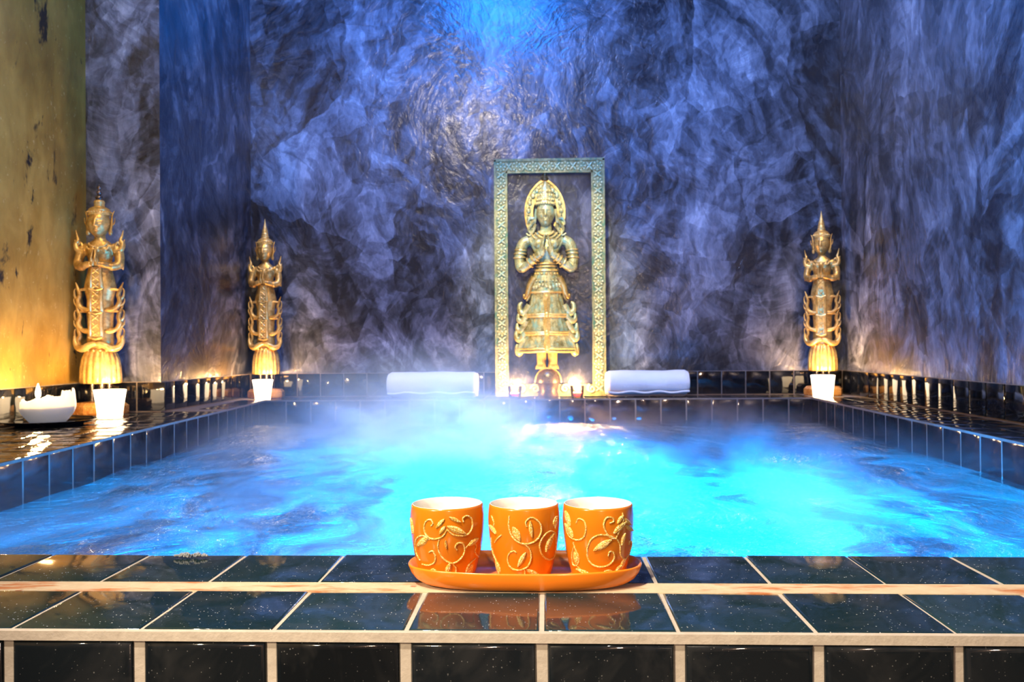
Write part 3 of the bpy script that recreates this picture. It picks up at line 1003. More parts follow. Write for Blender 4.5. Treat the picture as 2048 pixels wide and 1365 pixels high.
MB().box(-0.2225, 0.2245, -0.010, 0.055, 0.0, 0.975).build('panel', M_PANEL, rel, False)
fr = MB()
for x0, x1, y0, y1 in ((988, 1012, 318, 796), (1184, 1208, 318, 796), (1012, 1184, 318, 342), (1012, 1184, 772, 796)):
    a, b = rp(x0, y1), rp(x1, y0)
    fr.box(a[0], b[0], -0.024, -0.009, a[2], b[2])
for x0, x1, y0, y1 in ((986, 990, 316, 796), (1010, 1013, 340, 772), (1183, 1186, 340, 772), (1206, 1210, 316, 796), (986, 1210, 314, 319), (1010, 1186, 340, 343)):
    a, b = rp(x0, y1), rp(x1, y0)
    fr.box(a[0], b[0], -0.028, -0.009, a[2], b[2])
frame = fr.build('frame', M_FRAME, rel, False)


def rosette_mesh():
    m = MB()
    n = 24
    rings = []
    for r, z in ((4.0, 0.8), (5.6, 2.4), (4.6, 3.6), (3.3, 1.6)):
        rings.append([(r * RS * math.cos(2 * PI * j / n), -z * RS, r * RS * math.sin(2 * PI * j / n)) for j in range(n)])
    m.loft(rings, True, True, False)
    m.ball((0, -2.2 * RS, 0), 2.9 * RS, None, None, 12, 8)
    for k in range(8):
        a = 2 * PI * k / 8
        m.ball((8.0 * RS * math.cos(a), -0.8 * RS, 8.0 * RS * math.sin(a)), 2.7 * RS, 2.0 * RS, 2.7 * RS, 8, 5)
    return m.mesh('rosette', M_FRAME_HI)


def sprig_mesh():
    m = MB()
    for s in (-1, 1):
        for q in (-1, 1):
            m.tube([(0, -RS, 0), (s * 4 * RS, -1.5 * RS, q * 3 * RS), (s * 8 * RS, -RS, q * 6 * RS)], [1.4 * RS, 2.2 * RS, 0.6 * RS], 6)
    return m.mesh('sprig', M_FRAME_HI)


ros, spr = rosette_mesh(), sprig_mesh()
YF = -0.0245
yy = 330.0
while yy < 770:
    for xx in (1000, 1196):
        p = rp(xx, yy)
        link('rosette', ros, frame, (p[0], YF, p[2]))
        p = rp(xx, yy + 16.7)
        link('sprig', spr, frame, (p[0], YF, p[2]))
    yy += 33.4
for k in range(5):
    p = rp(1032.6 + 32.6 * k, 330)
    link('rosette', ros, frame, (p[0], YF, p[2]))
for k in range(6):
    p = rp(1016.3 + 32.6 * k, 330)
    link('sprig', spr, frame, (p[0], YF, p[2]), (0, PI / 2, 0))
# scroll work along the foot of the frame
for s in (-1, 1):
    for k, xo in enumerate((30, 58, 84)):
        m = MB()
        pts = [((1097 + s * (xo + (9 - 8 * t / 14) * math.cos(t * 0.62 + k)) - 1097) * RS, YF - 0.002 - 0.0003 * t, (797 - 781 + (9 - 8 * t / 14) * math.sin(t * 0.62 + k)) * RS) for t in range(15)]
        m.tube(pts, [(3.6 - 0.14 * t) * RS for t in range(15)], 8)
        m.build('foot_scroll', M_FRAME_HI, frame)


# halo: pointed oval band with raised rims and flame studs
def halo_pt(a, k):
    x = 41.5 * k * math.sin(a)
    y = 424 - (68 * k * math.cos(a) if math.cos(a) > 0 else 62 * k * math.cos(a))
    if math.cos(a) > 0:
        x *= (1 - 0.30 * math.cos(a) ** 3)
    return 1089 + x, y


def halo_band(k0, k1, f):
    m = MB()
    rings = []
    for i in range(61):
        a = -2.35 + 4.70 * i / 60
        (xo, yo), (xi, yi) = halo_pt(a, k1), halo_pt(a, k0)
        rings.append([rp(xi, yi, 0), rp(xi, yi, f), rp(xo, yo, f), rp(xo, yo, 0)])
    return m.loft(rings)


halo = halo_band(0.60, 0.97, 5).build('halo', M_PATINA, rel, True, 0.5)
halo_band(0.93, 1.0, 8).build('halo_rim', M_GILT_L, halo, True, 0.5)
halo_band(0.58, 0.66, 8).build('halo_rim', M_GILT_L, halo, True, 0.5)
m = MB()
for i in range(15):
    a = -2.1 + 4.2 * i / 14
    x, y = halo_pt(a, 0.80)
    m.ball(rp(x, y, 6), 4.6 * RS, 2.5 * RS, 5.0 * RS, 10, 6)
    x, y = halo_pt(a + 0.14, 0.80)
    m.ball(rp(x, y, 6), 2.0 * RS, 2.2 * RS, 2.0 * RS, 8, 5)
m.build('halo_studs', M_PATINA, halo)
m = MB()
m.lathe([(7 * RS, 0), (8 * RS, 4 * RS), (5.5 * RS, 8 * RS), (3 * RS, 11 * RS), (4 * RS, 14 * RS), (1 * RS, 19 * RS)], 16, rp(1089, 359, 5))
m.build('finial', M_BRONZE, halo)


def rell(cx, y, hw, hd, f=0.0, n=32):
    c = rp(cx, y, f)
    return [(c[0] + hw * RS * math.cos(2 * PI * j / n), c[1] + hd * RS * math.sin(2 * PI * j / n), c[2]) for j in range(n)]


CX = 1091
m = MB()
m.loft([rell(CX, 560, 30, 13, 8), rell(CX, 548, 25, 13, 9), rell(CX, 534, 19, 12, 9), rell(CX, 520, 20, 12, 9), rell(CX, 504, 25, 14, 10), rell(CX, 488, 33, 14, 9), rell(CX, 476, 37, 12, 8), rell(CX, 467, 24, 10, 8), rell(CX, 460, 12, 9, 9), rell(CX, 448, 11, 9, 10)])
for s in (-1, 1):
    pts = spline([(34, 480, 8), (46, 487, 8), (52, 503, 9), (54, 522, 12), (51, 537, 15), (38, 531, 20), (24, 519, 26), (11, 510, 30)], 4)
    m.tube([rp(CX + s * a, b, c) for a, b, c in pts], [(10.5 + 1.0 * math.sin(i / 4) - 4.0 * max(0, i - 18) / 10) * RS for i in range(len(pts))], 14)
    m.ball(rp(CX + s * 14, 488, 20), 12 * RS, 7 * RS, 11 * RS)
m.ball(rp(CX, 500, 18), 13 * RS, 7 * RS, 14 * RS)
link('body', remeshed(m, 0.0020, 2, M_PATINA, 'deity_body'), rel)
for s in (-1, 1):
    m = MB()
    praying_hand(m, s, rp(CX + s * 11, 513, 31), rp(CX + s * 2.2, 470, 33), 6.4 * RS)
    m.build('hand', M_PATINA, rel)
# bracelets, armlets, necklace, belt
for s in (-1, 1):
    for (x, y, f, r, tx, ty) in ((20, 517, 28, 8.6, -1, -.75), (26, 521, 25, 9.4, -1, -.7), (33, 527, 22, 10.4, -1, -.6), (52.5, 508, 10, 12, .05, 1), (51.5, 501, 9, 12, .1, 1), (53.5, 516, 11, 12, 0, 1)):
        d = Vector((s * tx, 0.35 * (-1 if tx < 0 else 0), -ty)).normalized()
        u = d.orthogonal().normalized()
        w = d.cross(u)
        c = Vector(rp(CX + s * x, y, f))
        ring = [c + (u * math.cos(2 * PI * j / 18) + w * math.sin(2 * PI * j / 18)) * r * RS for j in range(19)]
        MB().tube(ring, 1.7 * RS, 6).build('armlet', M_GILT_L, rel)
m = MB()
for rr, yb in ((15, 462), (22, 464), (29, 466)):
    for j in range(21):
        a = PI * (0.06 + 0.88 * j / 20)
        m.ball(rp(CX + rr * math.cos(a), yb + rr * 0.62 * math.sin(a), 19 + 5 * math.sin(a) - rr * .12), 2.0 * RS, None, None, 8, 5)
m.build('necklace', M_GILT_L, rel)
m = MB()
for (yc, hw, th) in ((527, 20.5, 2.2), (533, 20.5, 2.2), (541, 23, 2.6)):
    m.tube([rp(CX + hw * math.cos(PI * j / 20), yc + 1.5 * math.sin(PI * j / 20), 9 + 13 * math.sin(PI * j / 20)) for j in range(21)], th * RS, 8)
for j in range(7):
    a = PI * (0.1 + 0.8 * j / 6)
    m.ball(rp(CX + 23 * math.cos(a), 549, 9 + 14 * math.sin(a)), 3 * RS, None, 3.6 * RS, 8, 6)
m.build('belt', M_GILT_L, rel)
# robe: flaring skirt with pleats and three bands
prof = [(552, 27), (566, 31), (580, 33), (592, 31), (610, 34), (628, 41), (634, 42), (640, 38), (652, 42), (664, 47), (670, 45), (684, 50), (697, 57), (704, 60), (708, 58)]
rings = []
for y, hw in prof:
    c = rp(CX, y, 4)
    ring = []
    for j in range(64):
        a = 2 * PI * j / 64
        pl = 1 + (0.035 * math.sin(a * 22) if math.sin(a) < 0 else 0)
        ring.append((c[0] + hw * RS * math.cos(a) * pl, c[1] + (14 + hw * 0.22) * RS * math.sin(a) * pl, c[2]))
    rings.append(ring)
robe = MB().loft(rings).build('robe', M_PATINA, rel, True, 0.9)
for y, hw in ((586, 32.5), (631, 43), (635, 43), (667, 48), (671, 47), (700, 59), (706, 60)):
    m = MB()
    m.tube([rp(CX + hw * math.cos(PI * j / 28), y, 4 + (15 + hw * 0.22) * math.sin(PI * j / 28)) for j in range(29)], 2.2 * RS, 8)
    m.build('robe_band', M_GILT_L, robe)
m = MB()
for j in range(13):
    a = PI * (0.08 + 0.84 * j / 12)
    m.ball(rp(CX + 33 * math.cos(a), 574 + 3 * math.sin(a * 6), 4 + 21.5 * math.sin(a)), 4.2 * RS, 3 * RS, 4.2 * RS, 10, 6)
    m.ball(rp(CX + 32 * math.cos(a), 564, 4 + 21 * math.sin(a)), 2.6 * RS, 2 * RS, 2.6 * RS, 8, 5)
m.build('jewelled_sash', M_PATINA, robe)
m = MB()
rings = []
for i in range(15):
    y = 588 + 112 * i / 14
    f = 4 + 14 + (33 + 24 * i / 14) * 0.22 + 1.5
    w = 6 + 1.5 * math.sin(i)
    rings.append([rp(CX - w, y, f - 5), rp(CX - w, y, f + 1), rp(CX, y, f + 3.4), rp(CX + w, y, f + 1), rp(CX + w, y, f - 5)])
m.loft(rings)
for y, f in ((596, 28), (632, 31), (668, 33), (700, 35)):
    m.ball(rp(CX, y, f), 5 * RS, 3 * RS, 6 * RS, 10, 6)
m.build('front_panel', M_GILT_L, robe, True, 0.5)
# flying drapery at the hips and down both sides
for s in (-1, 1):
    for pts, r0 in (([(24, 556, 14), (33, 572, 13), (38, 588, 11), (44, 596, 9), (46, 589, 9)], 5.5),
                    ([(28, 560, 12), (36, 578, 10), (36, 594, 9), (41, 603, 8)], 5.0),
                    ([(34, 612, 8), (46, 628, 8), (54, 622, 7), (54, 610, 6), (49, 606, 6)], 6.0),
                    ([(38, 630, 8), (48, 644, 8), (57, 640, 7), (57, 628, 6)], 6.5),
                    ([(40, 644, 8), (50, 662, 8), (59, 660, 7), (60, 648, 6)], 6.5),
                    ([(42, 664, 8), (52, 680, 8), (60, 678, 7), (61, 666, 6), (56, 662, 6)], 6.5),
                    ([(44, 680, 8), (52, 698, 9), (57, 710, 8), (61, 700, 7), (60, 690, 6)], 6.5)):
        q = spline(pts, 5)
        m = MB()
        m.tube([rp(CX + s * a, b, c) for a, b, c in q], [1.35 * r0 * (1 - 0.72 * (i / (len(q) - 1)) ** 1.5) * RS for i in range(len(q))], 10)
        m.build('drapery_fold', M_GILT if r0 < 6 else M_PATINA, robe)
# legs, feet, lotus dome, plinth
for s in (-1, 1):
    MB().loft([rell(CX + s * 11, 706, 10, 8, 6), rell(CX + s * 11, 722, 9.5, 8, 6), rell(CX + s * 11, 731, 9, 9, 7), rell(CX + s * 12, 736, 11, 13, 10), rell(CX + s * 12, 741, 12, 14, 10)]).build('foot', M_GILT_L, rel)
m = MB()
m.lathe([(25 * RS, 0), (25 * RS, 4 * RS), (23.5 * RS, 13 * RS), (19 * RS, 21 * RS), (11 * RS, 26 * RS), (3 * RS, 28 * RS)], 40, rp(1093, 768, 10), lambda a, z: 1 + 0.02 * abs(math.sin(a * 10)), 0.85)
dome = m.build('lotus_dome', M_BRONZE, rel)
m = MB()
m.tube([rp(1093 + 25.5 * math.cos(PI * j / 24), 768 - 28.5 * math.sin(PI * j / 24), 12) for j in range(25)], 2.6 * RS, 8)
m.build('dome_rim', M_GILT_L, dome)
MB().lathe([(20 * RS, 0), (21 * RS, 3 * RS), (18 * RS, 12 * RS), (21 * RS, 24 * RS), (23 * RS, 28.5 * RS)], 32, rp(1093, 797, 10), None, 0.85).build('plinth', M_BRONZE, rel)
# head with tall crown and ear scrolls
link('head', head_mesh('deity_head', 18.5 * RS, 27 * RS, 18 * RS, M_PATINA, 1.2), rel, rp(CX - 1, 428, 16))
cr_ = MB().lathe([(17 * RS, 0), (19.5 * RS, 3 * RS), (19.5 * RS, 7 * RS), (17.5 * RS, 10 * RS), (18.5 * RS, 14 * RS), (15 * RS, 24 * RS), (10.5 * RS, 34 * RS), (6 * RS, 42 * RS), (2 * RS, 50 * RS)], 36, rp(CX - 1, 412, 14), lambda a, z: 1 + 0.04 * math.sin(a * 12), 0.9).build('crown', M_PATINA, rel, True, 1.0)
m = MB()
for row, (yy, rr, nb) in enumerate(((408, 19.5, 12), (400, 18, 10), (391, 15, 8), (382, 11.5, 6))):
    for j in range(nb):
        a = PI * (0.06 + 0.88 * j / (nb - 1))
        m.ball(rp(CX - 1 + rr * math.cos(a), yy, 14 + rr * 0.92 * math.sin(a)), 2.4 * RS, 2 * RS, 3 * RS, 8, 5)
m.build('crown_jewels', M_GILT_L, cr_)
for s in (-1, 1):
    m = MB()
    for pts, r0 in (([(18, 418, 12), (21, 432, 12), (22, 446, 11)], 4.2), ([(22, 440, 11), (30, 448, 9), (35, 458, 8), (30, 466, 8), (25, 460, 8), (29, 455, 8)], 4.2), ([(22, 448, 10), (25, 460, 10), (33, 470, 9), (40, 466, 8)], 3.6), ([(24, 436, 9), (33, 436, 8), (38, 446, 7), (34, 450, 7)], 3.2)):
        q = spline(pts, 5)
        m.tube([rp(CX + s * a, b, c) for a, b, c in q], [r0 * (1 - 0.6 * i / (len(q) - 1)) * RS for i in range(len(q))], 8)
    m.build('ear_scroll', M_PATINA, rel)


# ------------------------------------------------------------------ towels
def towel(label, x0, x1, yc, tilt, flip, seed):
    rnd = random.Random(seed)
    root = thing('rolled_towel', label, 'towel', ((x0 + x1) / 2, yc, 0.0), tilt, 'rolled white towels')
    L = (x1 - x0)
    R = 0.0565
    turns, n = 4.2, 40
    tot = int(turns * n)
    th = R / (turns + 0.8)
    def sec(xv, wob):
        outer, inner = [], []
        for i in range(tot + 1):
            u = i / n
            a = -PI * 0.42 - (turns * 2 * PI - i / n * 2 * PI) * flip
            r = th * 0.9 + (R - th * 0.9) * (u / turns)
            r2 = max(0.0012, r - th * 0.86)
            k = 1 + (wob(a, xv) if u > turns - 1 else 0)
            sq = 0.965 if math.sin(a) < -0.6 else 1.0
            outer.append((xv, r * k * math.cos(a) * 1.03, R + r * k * math.sin(a) * sq))
            inner.append((xv, r2 * math.cos(a), R + r2 * math.sin(a)))
        return outer + inner[::-1]
    ph = [rnd.uniform(0, 6) for _ in range(6)]
    def wob(a, x):
        s = x / L
        return 0.016 * math.sin(9 * s + ph[0]) + 0.010 * math.sin(2 * a + 17 * s + ph[1]) + 0.008 * math.sin(5 * a - 11 * s + ph[2]) + 0.006 * math.sin(31 * s + 3 * a + ph[3])
    rings = []
    NS = 26
    for i in range(NS + 1):
        s = -0.5 + i / NS
        e = min(1.0, (0.5 - abs(s)) * L / 0.006 + 0.86)
        ring = sec(s * L, wob)
        rings.append([(x, y * e, R + (z - R) * e) for x, y, z in ring])
    m = MB().loft(rings, True, False, False)
    # end faces: quads across the sheet thickness so that the spiral shows
    nr = len(rings[0])
    half = nr // 2
    fs = []
    base = len(m.v) - nr * len(rings)
    for ri in (0, NS):
        for i in range(half - 1):
            a0, a1 = ri * nr + i, ri * nr + i + 1
            b0, b1 = ri * nr + nr - 1 - i, ri * nr + nr - 2 - i
            fs.append((a0, a1, b1, b0))
    m.f += fs
    m.build('towel_roll', M_TOWEL, root, True, 1.0)
    # the loose hem lying along the roll
    h = MB()
    pts = []
    for i in range(21):
        s = -0.49 + 0.98 * i / 20
        pts.append((s * L, -R * 0.86 + 0.002 * math.sin(14 * s + ph[4]), R * 0.40 + 0.003 * math.sin(19 * s + ph[5])))
    h.tube(pts, 0.0042, 8, 1.0)
    h.build('hem', M_TOWEL, root)
    return root


towel('rolled white towel left of the relief, half veiled in steam', -0.637, -0.272, 2.872, -0.03, 1, 3)
towel('rolled white towel right of the relief, clear of the steam', 0.246, 0.577, 2.872, 0.03, -1, 5)


# ------------------------------------------------------------------ candles
def votive(label, loc, R1=0.0475, R0=0.037, H=0.083, energy=2.2):
    root = thing('votive_cup', label, 'candle', loc, 0, 'glowing white votive cups')
    prof = [(R0 * 0.9, 0.0), (R0, 0.002), (R0 * 1.01, 0.012), (R0 + (R1 - R0) * 0.30, H * 0.42), (R0 + (R1 - R0) * 0.62, H * 0.7), (R1, H - 0.001), (R1 - 0.0015, H), (R1 - 0.004, H - 0.0015), (R0 + (R1 - R0) * 0.5 - 0.004, H * 0.66), (R0 * 0.9, 0.03), (R0 * 0.5, 0.024)]
    MB().lathe(prof, 40).build('cup', M_LIT, root, True, 0.8)
    MB().lathe([(R0 * 0.8, 0.0265), (R0 * 0.86, 0.030), (R0 * 0.8, 0.036), (0.004, 0.035)], 24).build('wax', M_WAX, root)
    MB().tube([(0, 0, 0.034), (0.0006, 0, 0.040), (0.0012, 0, 0.044)], 0.0008, 6).build('wick', M_WICK, root)
    MB().lathe([(0.0012, 0), (0.0036, 0.005), (0.0042, 0.009), (0.0028, 0.016), (0.0006, 0.024)], 14, (0.001, 0, 0.042)).build('flame', M_FLAME, root)
    l = lamp('candle_light', 'POINT', (0, 0, 0.075), energy, WARM, 0.012)
    l.parent = root
    return root


votive('glowing white tapered votive cup before the statue by the gold wall', (-1.3540, 2.010, 0.0), energy=5.0)
votive('glowing white tapered votive cup before the alcove corner statue', (-1.1480, 2.843, 0.0), 0.041, 0.031, 0.080, 4.5)
votive('glowing white votive cup before the right corner statue', (1.0950, 2.815, 0.0), 0.046, 0.038, 0.086, 5.0)


def tealight(label, loc, energy):
    root = thing('tealight', label, 'candle', loc, 0, 'glass tealights at the foot of the relief')
    R, H = 0.029, 0.048
    MB().lathe([(R * .78, 0), (R * .82, 0.003), (R * .9, 0.02), (R, H), (R - .0025, H), (R * .84, 0.02), (R * .76, 0.006), (0.003, 0.005)], 28).build('glass_holder', M_GLASS, root)
    MB().lathe([(R * .70, 0.0065), (R * .74, 0.009), (R * .74, 0.021), (R * .70, 0.022), (0.003, 0.0215)], 24).build('wax', M_WAX, root)
    MB().tube([(0, 0, 0.021), (0.0006, 0, 0.026), (0.0012, 0, 0.029)], 0.0008, 6).build('wick', M_WICK, root)
    MB().lathe([(0.0015, 0), (0.0052, 0.007), (0.006, 0.013), (0.0042, 0.022), (0.0008, 0.034)], 14, (0.001, 0, 0.027)).build('flame', M_FLAME, root)
    l = lamp('tealight_light', 'POINT', (0, 0, 0.045), energy, WARM, 0.015)
    l.parent = root
    return root


tealight('lit glass tealight at the left foot of the relief', (-0.1205, 2.845, 0.0), 10)
tealight('lit glass tealight at the right foot of the relief', (0.1300, 2.845, 0.0), 12)

# broken white bowl with candle on a black dish
dish = thing('black_dish', 'round black lacquer dish under the broken white bowl', 'dish', (-1.3850, 1.735, 0.0))
MB().lathe([(0.085, 0.0), (0.090, 0.001), (0.110, 0.006), (0.128, 0.0125), (0.130, 0.0145), (0.127, 0.0150), (0.108, 0.0095), (0.085, 0.0070), (0.003, 0.0065)], 56).build('dish_body', M_PLATE, dish)
bowl = thing('eggshell_bowl', 'white broken eggshell-shaped bowl holding a lit candle on the black dish', 'candle', (-1.3900, 1.735, 0.0072))
rb = random.Random(11)
NA = 96
jag = []
for j in range(NA):
    a = 2 * PI * j / NA
    j_ = 0.010 * math.cos(a - 0.1) + 0.003 * math.sin(5 * a + 1) + 0.002 * math.sin(11 * a) + rb.uniform(-0.0016, 0.0016)
    if 0.15 < (a % (2 * PI)) < 0.55 or a > 2 * PI - 0.5:
        j_ += 0.012
    if abs(a - PI) < 0.8:
        j_ -= 0.004
    jag.append(j_)


def egg(u):
    r = 0.046 + 0.026 * math.sin(min(1.0, u * 1.5) * PI / 2) - 0.004 * max(0, u - 0.6) / 0.4
    return r, u * 0.068


rings = []
for i in range(15):
    u = i / 14
    r, z = egg(u)
    rings.append([(r * math.cos(2 * PI * j / NA), r * math.sin(2 * PI * j / NA), z + jag[j] * u ** 3) for j in range(NA)])
for i in range(14, 1, -1):
    u = i / 14
    r, z = egg(u)
    r -= 0.0035
    rings.append([(r * math.cos(2 * PI * j / NA), r * math.sin(2 * PI * j / NA), z + jag[j] * u ** 3 + 0.0005) for j in range(NA)])
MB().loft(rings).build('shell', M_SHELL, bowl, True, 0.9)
MB().lathe([(0.047, 0.016), (0.0515, 0.020), (0.0575, 0.030), (0.0625, 0.040), (0.0640, 0.046), (0.058, 0.0475), (0.003, 0.0465)], 40).build('wax', M_WAX, bowl)
MB().tube([(-0.022, -0.01, 0.046), (-0.0225, -0.01, 0.060), (-0.0215, -0.01, 0.068)], 0.0011, 8).build('wick', M_WICK, bowl)
MB().lathe([(0.002, 0), (0.0065, 0.008), (0.0078, 0.016), (0.0055, 0.028), (0.0008, 0.043)], 18, (-0.0218, -0.01, 0.065)).build('flame', M_FLAME, bowl)
l = lamp('bowl_candle_light', 'POINT', (-0.022, -0.01, 0.093), 8.0, (1.0, 0.60, 0.22), 0.016)
l.parent = bowl

# ------------------------------------------------------------------ tray and cups
TX, TY = -0.0155, 0.1395
tray = thing('serving_tray', 'long orange ceramic tray carrying three cups on the near ledge', 'tray', (TX, TY, 0.0006))


def sup(a, b, e, z, n=96, dip=0.0):
    out = []
    for j in range(n):
        t = 2 * PI * j / n
        c, s = math.cos(t), math.sin(t)
        x = a * math.copysign(abs(c) ** (2 / e), c)
        y = b * math.copysign(abs(s) ** (2 / e), s)
        out.append((x, y, z - dip * math.exp(-((x - 0.0) / 0.05) ** 2)))
    return out


rings = [sup(.078, .030, 2.6, 0.0), sup(.0855, .0350, 2.6, 0.0), sup(.0925, .0388, 2.6, .0018), sup(.0978, .0412, 2.6, .0055), sup(.1015, .0425, 2.6, .0105, dip=.0004), sup(.1035, .0432, 2.6, .0156, dip=.0007), sup(.1037, .0432, 2.6, .0168, dip=.0007), sup(.1030, .0426, 2.6, .0174, dip=.0007), sup(.1018, .0414, 2.6, .0171, dip=.0007), sup(.0985, .0396, 2.6, .0130), sup(.0925, .0365, 2.6, .0085), sup(.085, .032, 2.6, .0062), sup(.04, .012, 2.4, .0058)]
MB().loft(rings).build('tray_body', M_TRAY, tray, True, 1.2)

CUP_Z = 0.0064
CPROF = [(0.0238, 0.0), (0.0248, 0.0012), (0.0262, 0.006), (0.0290, 0.018), (0.0312, 0.030), (0.0324, 0.042), (0.0327, 0.050), (0.0323, 0.057), (0.0318, 0.0610)]


def crad(h):
    for (r0, h0), (r1, h1) in zip(CPROF, CPROF[1:]):
        if h <= h1:
            return r0 + (r1 - r0) * (h - h0) / (h1 - h0)
    return CPROF[-1][0]


def cup(label, x, cx, Rpx, strokes, leaves, sc=1.0):
    root = thing('tea_cup', label, 'cup', (x, TY + 0.0005, CUP_Z + 0.0004), 0, 'orange cups on the tray')
    pr = spline(CPROF, 3)
    outer = pr + [(0.0316, 0.0622), (0.0308, 0.0628)]
    inner = [(0.0298, 0.0622), (0.0297, 0.057), (0.0302, 0.048), (0.0288, 0.030), (0.0260, 0.014), (0.018, 0.006), (0.002, 0.0045)]
    MB().lathe([(r * sc, h) for r, h in [(0.018, 0.0)] + outer], 72, cap1=False).build('cup_body', M_GLAZE, root, True, 0.9)
    MB().lathe([(r * sc, h) for r, h in [(0.0308, 0.0628), (0.0303, 0.0629)] + inner], 72, cap0=False).build('lining', M_WHITE, root, True, 0.9)['label'] = 'white glazed inside of the cup'

    def at(px, py, lift):
        h = 0.0
        th = 0.0
        for _ in range(4):
            yc = py + 46 * (1 - math.cos(th))
            h = max(0.0005, min(0.060, 0.0622 * (1 - (yc - 213) / (700 - 213))))
            k = max(-0.995, min(0.995, (px - cx) / (Rpx * crad(h) / 0.0327)))
            th = math.asin(k)
        return th, h, lift

    def pos(th, h, lift, back):
        r = (crad(h) + lift) * sc
        a = th + (PI if back else 0)
        return (r * math.sin(a), -r * math.cos(a), h)
    for back in (False, True):
        for st in strokes:
            q = [at(a, b, 0.0002) for a, b in spline(st, 5)]
            pts = [pos(*p, back) for p in q]
            n = len(pts)
            rad = [0.00080 * (0.75 + 0.25 * math.sin(PI * i / (n - 1))) for i in range(n)]
            MB().tube(pts, rad, 7).build('vine', M_GLITTER, root)
        for (lx, ly, ln, wd, an) in leaves:
            ca, sa = math.cos(math.radians(an)), math.sin(math.radians(an))
            rings = []
            for i in range(9):
                u = i / 8
                w = wd * 0.5 * math.sin(PI * (0.04 + 0.92 * u)) ** 0.8
                mx, my = lx + ca * ln * (u - .5), ly + sa * ln * (u - .5)
                ring = []
                for v, lf in ((-1, -0.0004), (-0.75, 0.0007), (-0.25, 0.0013), (0, 0.0010), (0.25, 0.0013), (0.75, 0.0007), (1, -0.0004)):
                    ring.append(pos(*at(mx - sa * w * v, my + ca * w * v, lf), back))
                rings.append(ring)
            MB().loft(rings).build('leaf', M_GLITTER, root)
    return root


S1 = [[(340, 318), (355, 300), (342, 276), (310, 280), (290, 310), (292, 360), (325, 398), (380, 405), (430, 385), (458, 340)],
      [(458, 340), (500, 375), (560, 385), (610, 370), (635, 320), (630, 270), (600, 250), (572, 265), (575, 290)],
      [(330, 410), (280, 385), (230, 400), (205, 450), (215, 515), (245, 560)],
      [(400, 410), (390, 460), (410, 520), (450, 560), (500, 575), (550, 545), (580, 490), (570, 440), (535, 435), (515, 460), (528, 482)],
      [(320, 500), (350, 490), (370, 530), (355, 575), (310, 592), (260, 585)],
      [(490, 575), (515, 610), (510, 660), (490, 690)],
      [(580, 480), (620, 440), (655, 455), (648, 500), (668, 540)],
      [(332, 650), (330, 628), (350, 618), (372, 635), (365, 662)],
      [(650, 545), (605, 590), (582, 645), (585, 690)]]
L1 = [(410, 300, 85, 34, -45), (515, 275, 90, 30, 22), (525, 345, 140, 52, 22), (275, 425, 120, 56, -35), (425, 345, 70, 34, -50), (450, 445, 60, 22, 85), (640, 430, 80, 42, -40), (460, 620, 100, 48, -70), (610, 635, 100, 38, -70), (180, 320, 110, 30, 80)]
S2 = [[(910, 250), (905, 320), (930, 390), (980, 430), (1040, 440), (1100, 420), (1140, 370), (1140, 310), (1100, 270), (1060, 265), (1030, 295), (1040, 325)],
      [(1020, 440), (1060, 480), (1068, 540), (1040, 600), (980, 625), (920, 610), (895, 560), (905, 510), (940, 490), (960, 502)],
      [(1250, 370), (1210, 355), (1160, 390), (1132, 450), (1150, 520), (1200, 555), (1240, 530), (1255, 450), (1250, 370)],
      [(1250, 345), (1235, 300), (1250, 262), (1268, 258)],
      [(1020, 620), (1022, 655), (1018, 690)],
      [(770, 250), (792, 300), (778, 350), (762, 330)], [(850, 380), (820, 405), (795, 435)], [(765, 400), (775, 500), (805, 565)]]
L2 = [(1070, 340, 110, 36, 85), (962, 372, 110, 60, 60), (1000, 550, 120, 44, -60), (1205, 435, 140, 48, -65), (1250, 300, 70, 30, -80), (1090, 652, 130, 46, 30), (782, 345, 80, 36, 50), (815, 610, 100, 40, 75)]
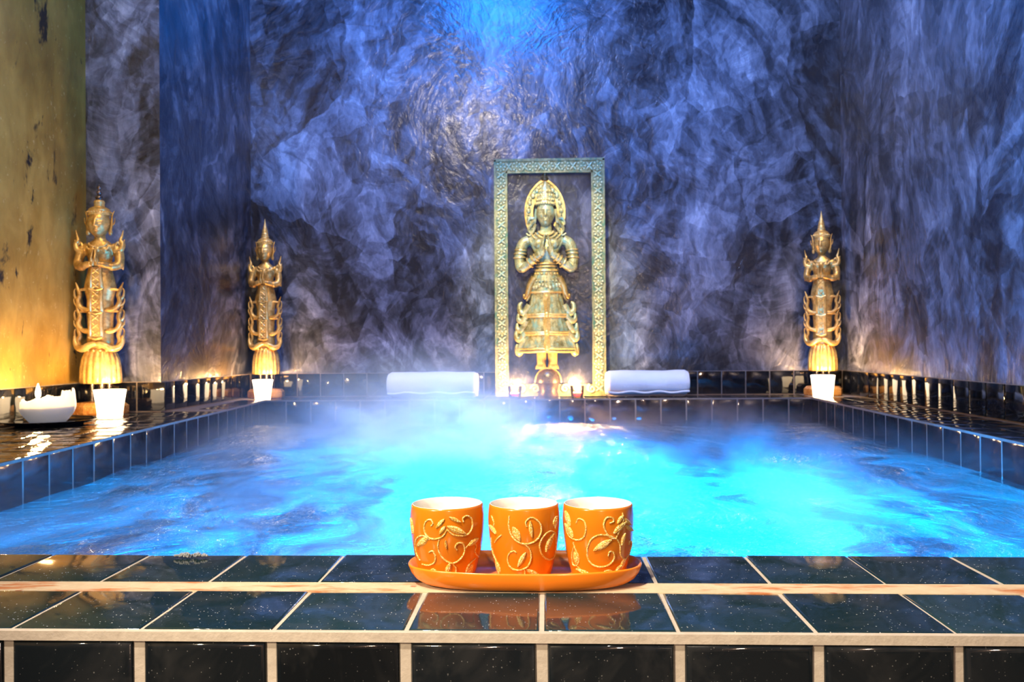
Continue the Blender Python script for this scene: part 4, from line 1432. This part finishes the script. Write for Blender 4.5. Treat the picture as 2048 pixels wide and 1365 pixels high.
S3 = [[(1640, 300), (1670, 290), (1665, 265), (1625, 262), (1600, 300), (1610, 350), (1645, 395), (1690, 405)],
      [(1690, 405), (1640, 385), (1560, 380), (1500, 420), (1478, 500), (1500, 570), (1560, 600), (1630, 590), (1675, 545), (1670, 500), (1640, 495), (1632, 525)],
      [(1690, 400), (1720, 340), (1745, 280), (1740, 230)],
      [(1690, 400), (1720, 450), (1725, 520), (1755, 555), (1740, 600), (1700, 640)],
      [(1755, 555), (1795, 515), (1818, 445), (1800, 420), (1792, 450)],
      [(1400, 300), (1420, 270), (1460, 290), (1470, 350), (1450, 400), (1400, 415), (1350, 390), (1328, 340)],
      [(1380, 430), (1390, 470), (1420, 540), (1410, 590), (1380, 590), (1370, 520), (1385, 460)],
      [(1410, 600), (1450, 640), (1500, 665)],
      [(1610, 660), (1605, 635), (1640, 625), (1665, 640), (1650, 670)]]
L3 = [(1590, 450, 150, 58, -30), (1718, 330, 120, 48, -40), (1722, 275, 70, 32, -50), (1780, 290, 70, 32, 40), (1795, 335, 80, 36, 30), (1745, 410, 90, 32, -70), (1745, 580, 90, 36, -60), (1712, 612, 80, 30, -40), (1340, 270, 110, 38, 75), (1350, 350, 110, 40, 60), (1395, 540, 90, 34, 80), (1462, 645, 130, 36, 25)]
cup('orange cup with gold vines, leftmost of the three on the tray', -0.0845, 430, 280, S1, L1, 1.01)
cup('orange cup with gold vines, middle of the three on the tray', -0.0160, 1010, 276, S2, L2, 0.98)
cup('orange cup with gold vines, rightmost of the three on the tray', 0.0500, 1573, 272, S3, L3, 0.97)

# a small clot of foam washed on to the rim
m = MB()
rf = random.Random(4)
for k in range(170):
    u = rf.uniform(-1, 1)
    rr = rf.uniform(0.0004, 0.0013)
    m.ball((-0.353 + u * 0.021 * (1 - 0.2 * abs(u)), 0.2235 + rf.uniform(-0.005, 0.006) * (1 - u * u), 0.0006 + rr * 0.7 + rf.uniform(0, 0.0022) * (1 - u * u)), rr, None, None, 6, 4)
tag(m.build('foam', simple('white_foam', (0.36, 0.38, 0.40), 0.3), None), 'small clot of white foam washed onto the near pool rim', 'foam', None, 'stuff')

# ------------------------------------------------------------------ steam over the pool
steam = MB().box(-1.0, 0.98, 0.26, 2.79, WATER_Z + 0.006, 0.36).build('steam', M_STEAM, None, False)
tag(steam, 'drifting wisps of steam rising off the warm pool water', 'steam', None, 'stuff')
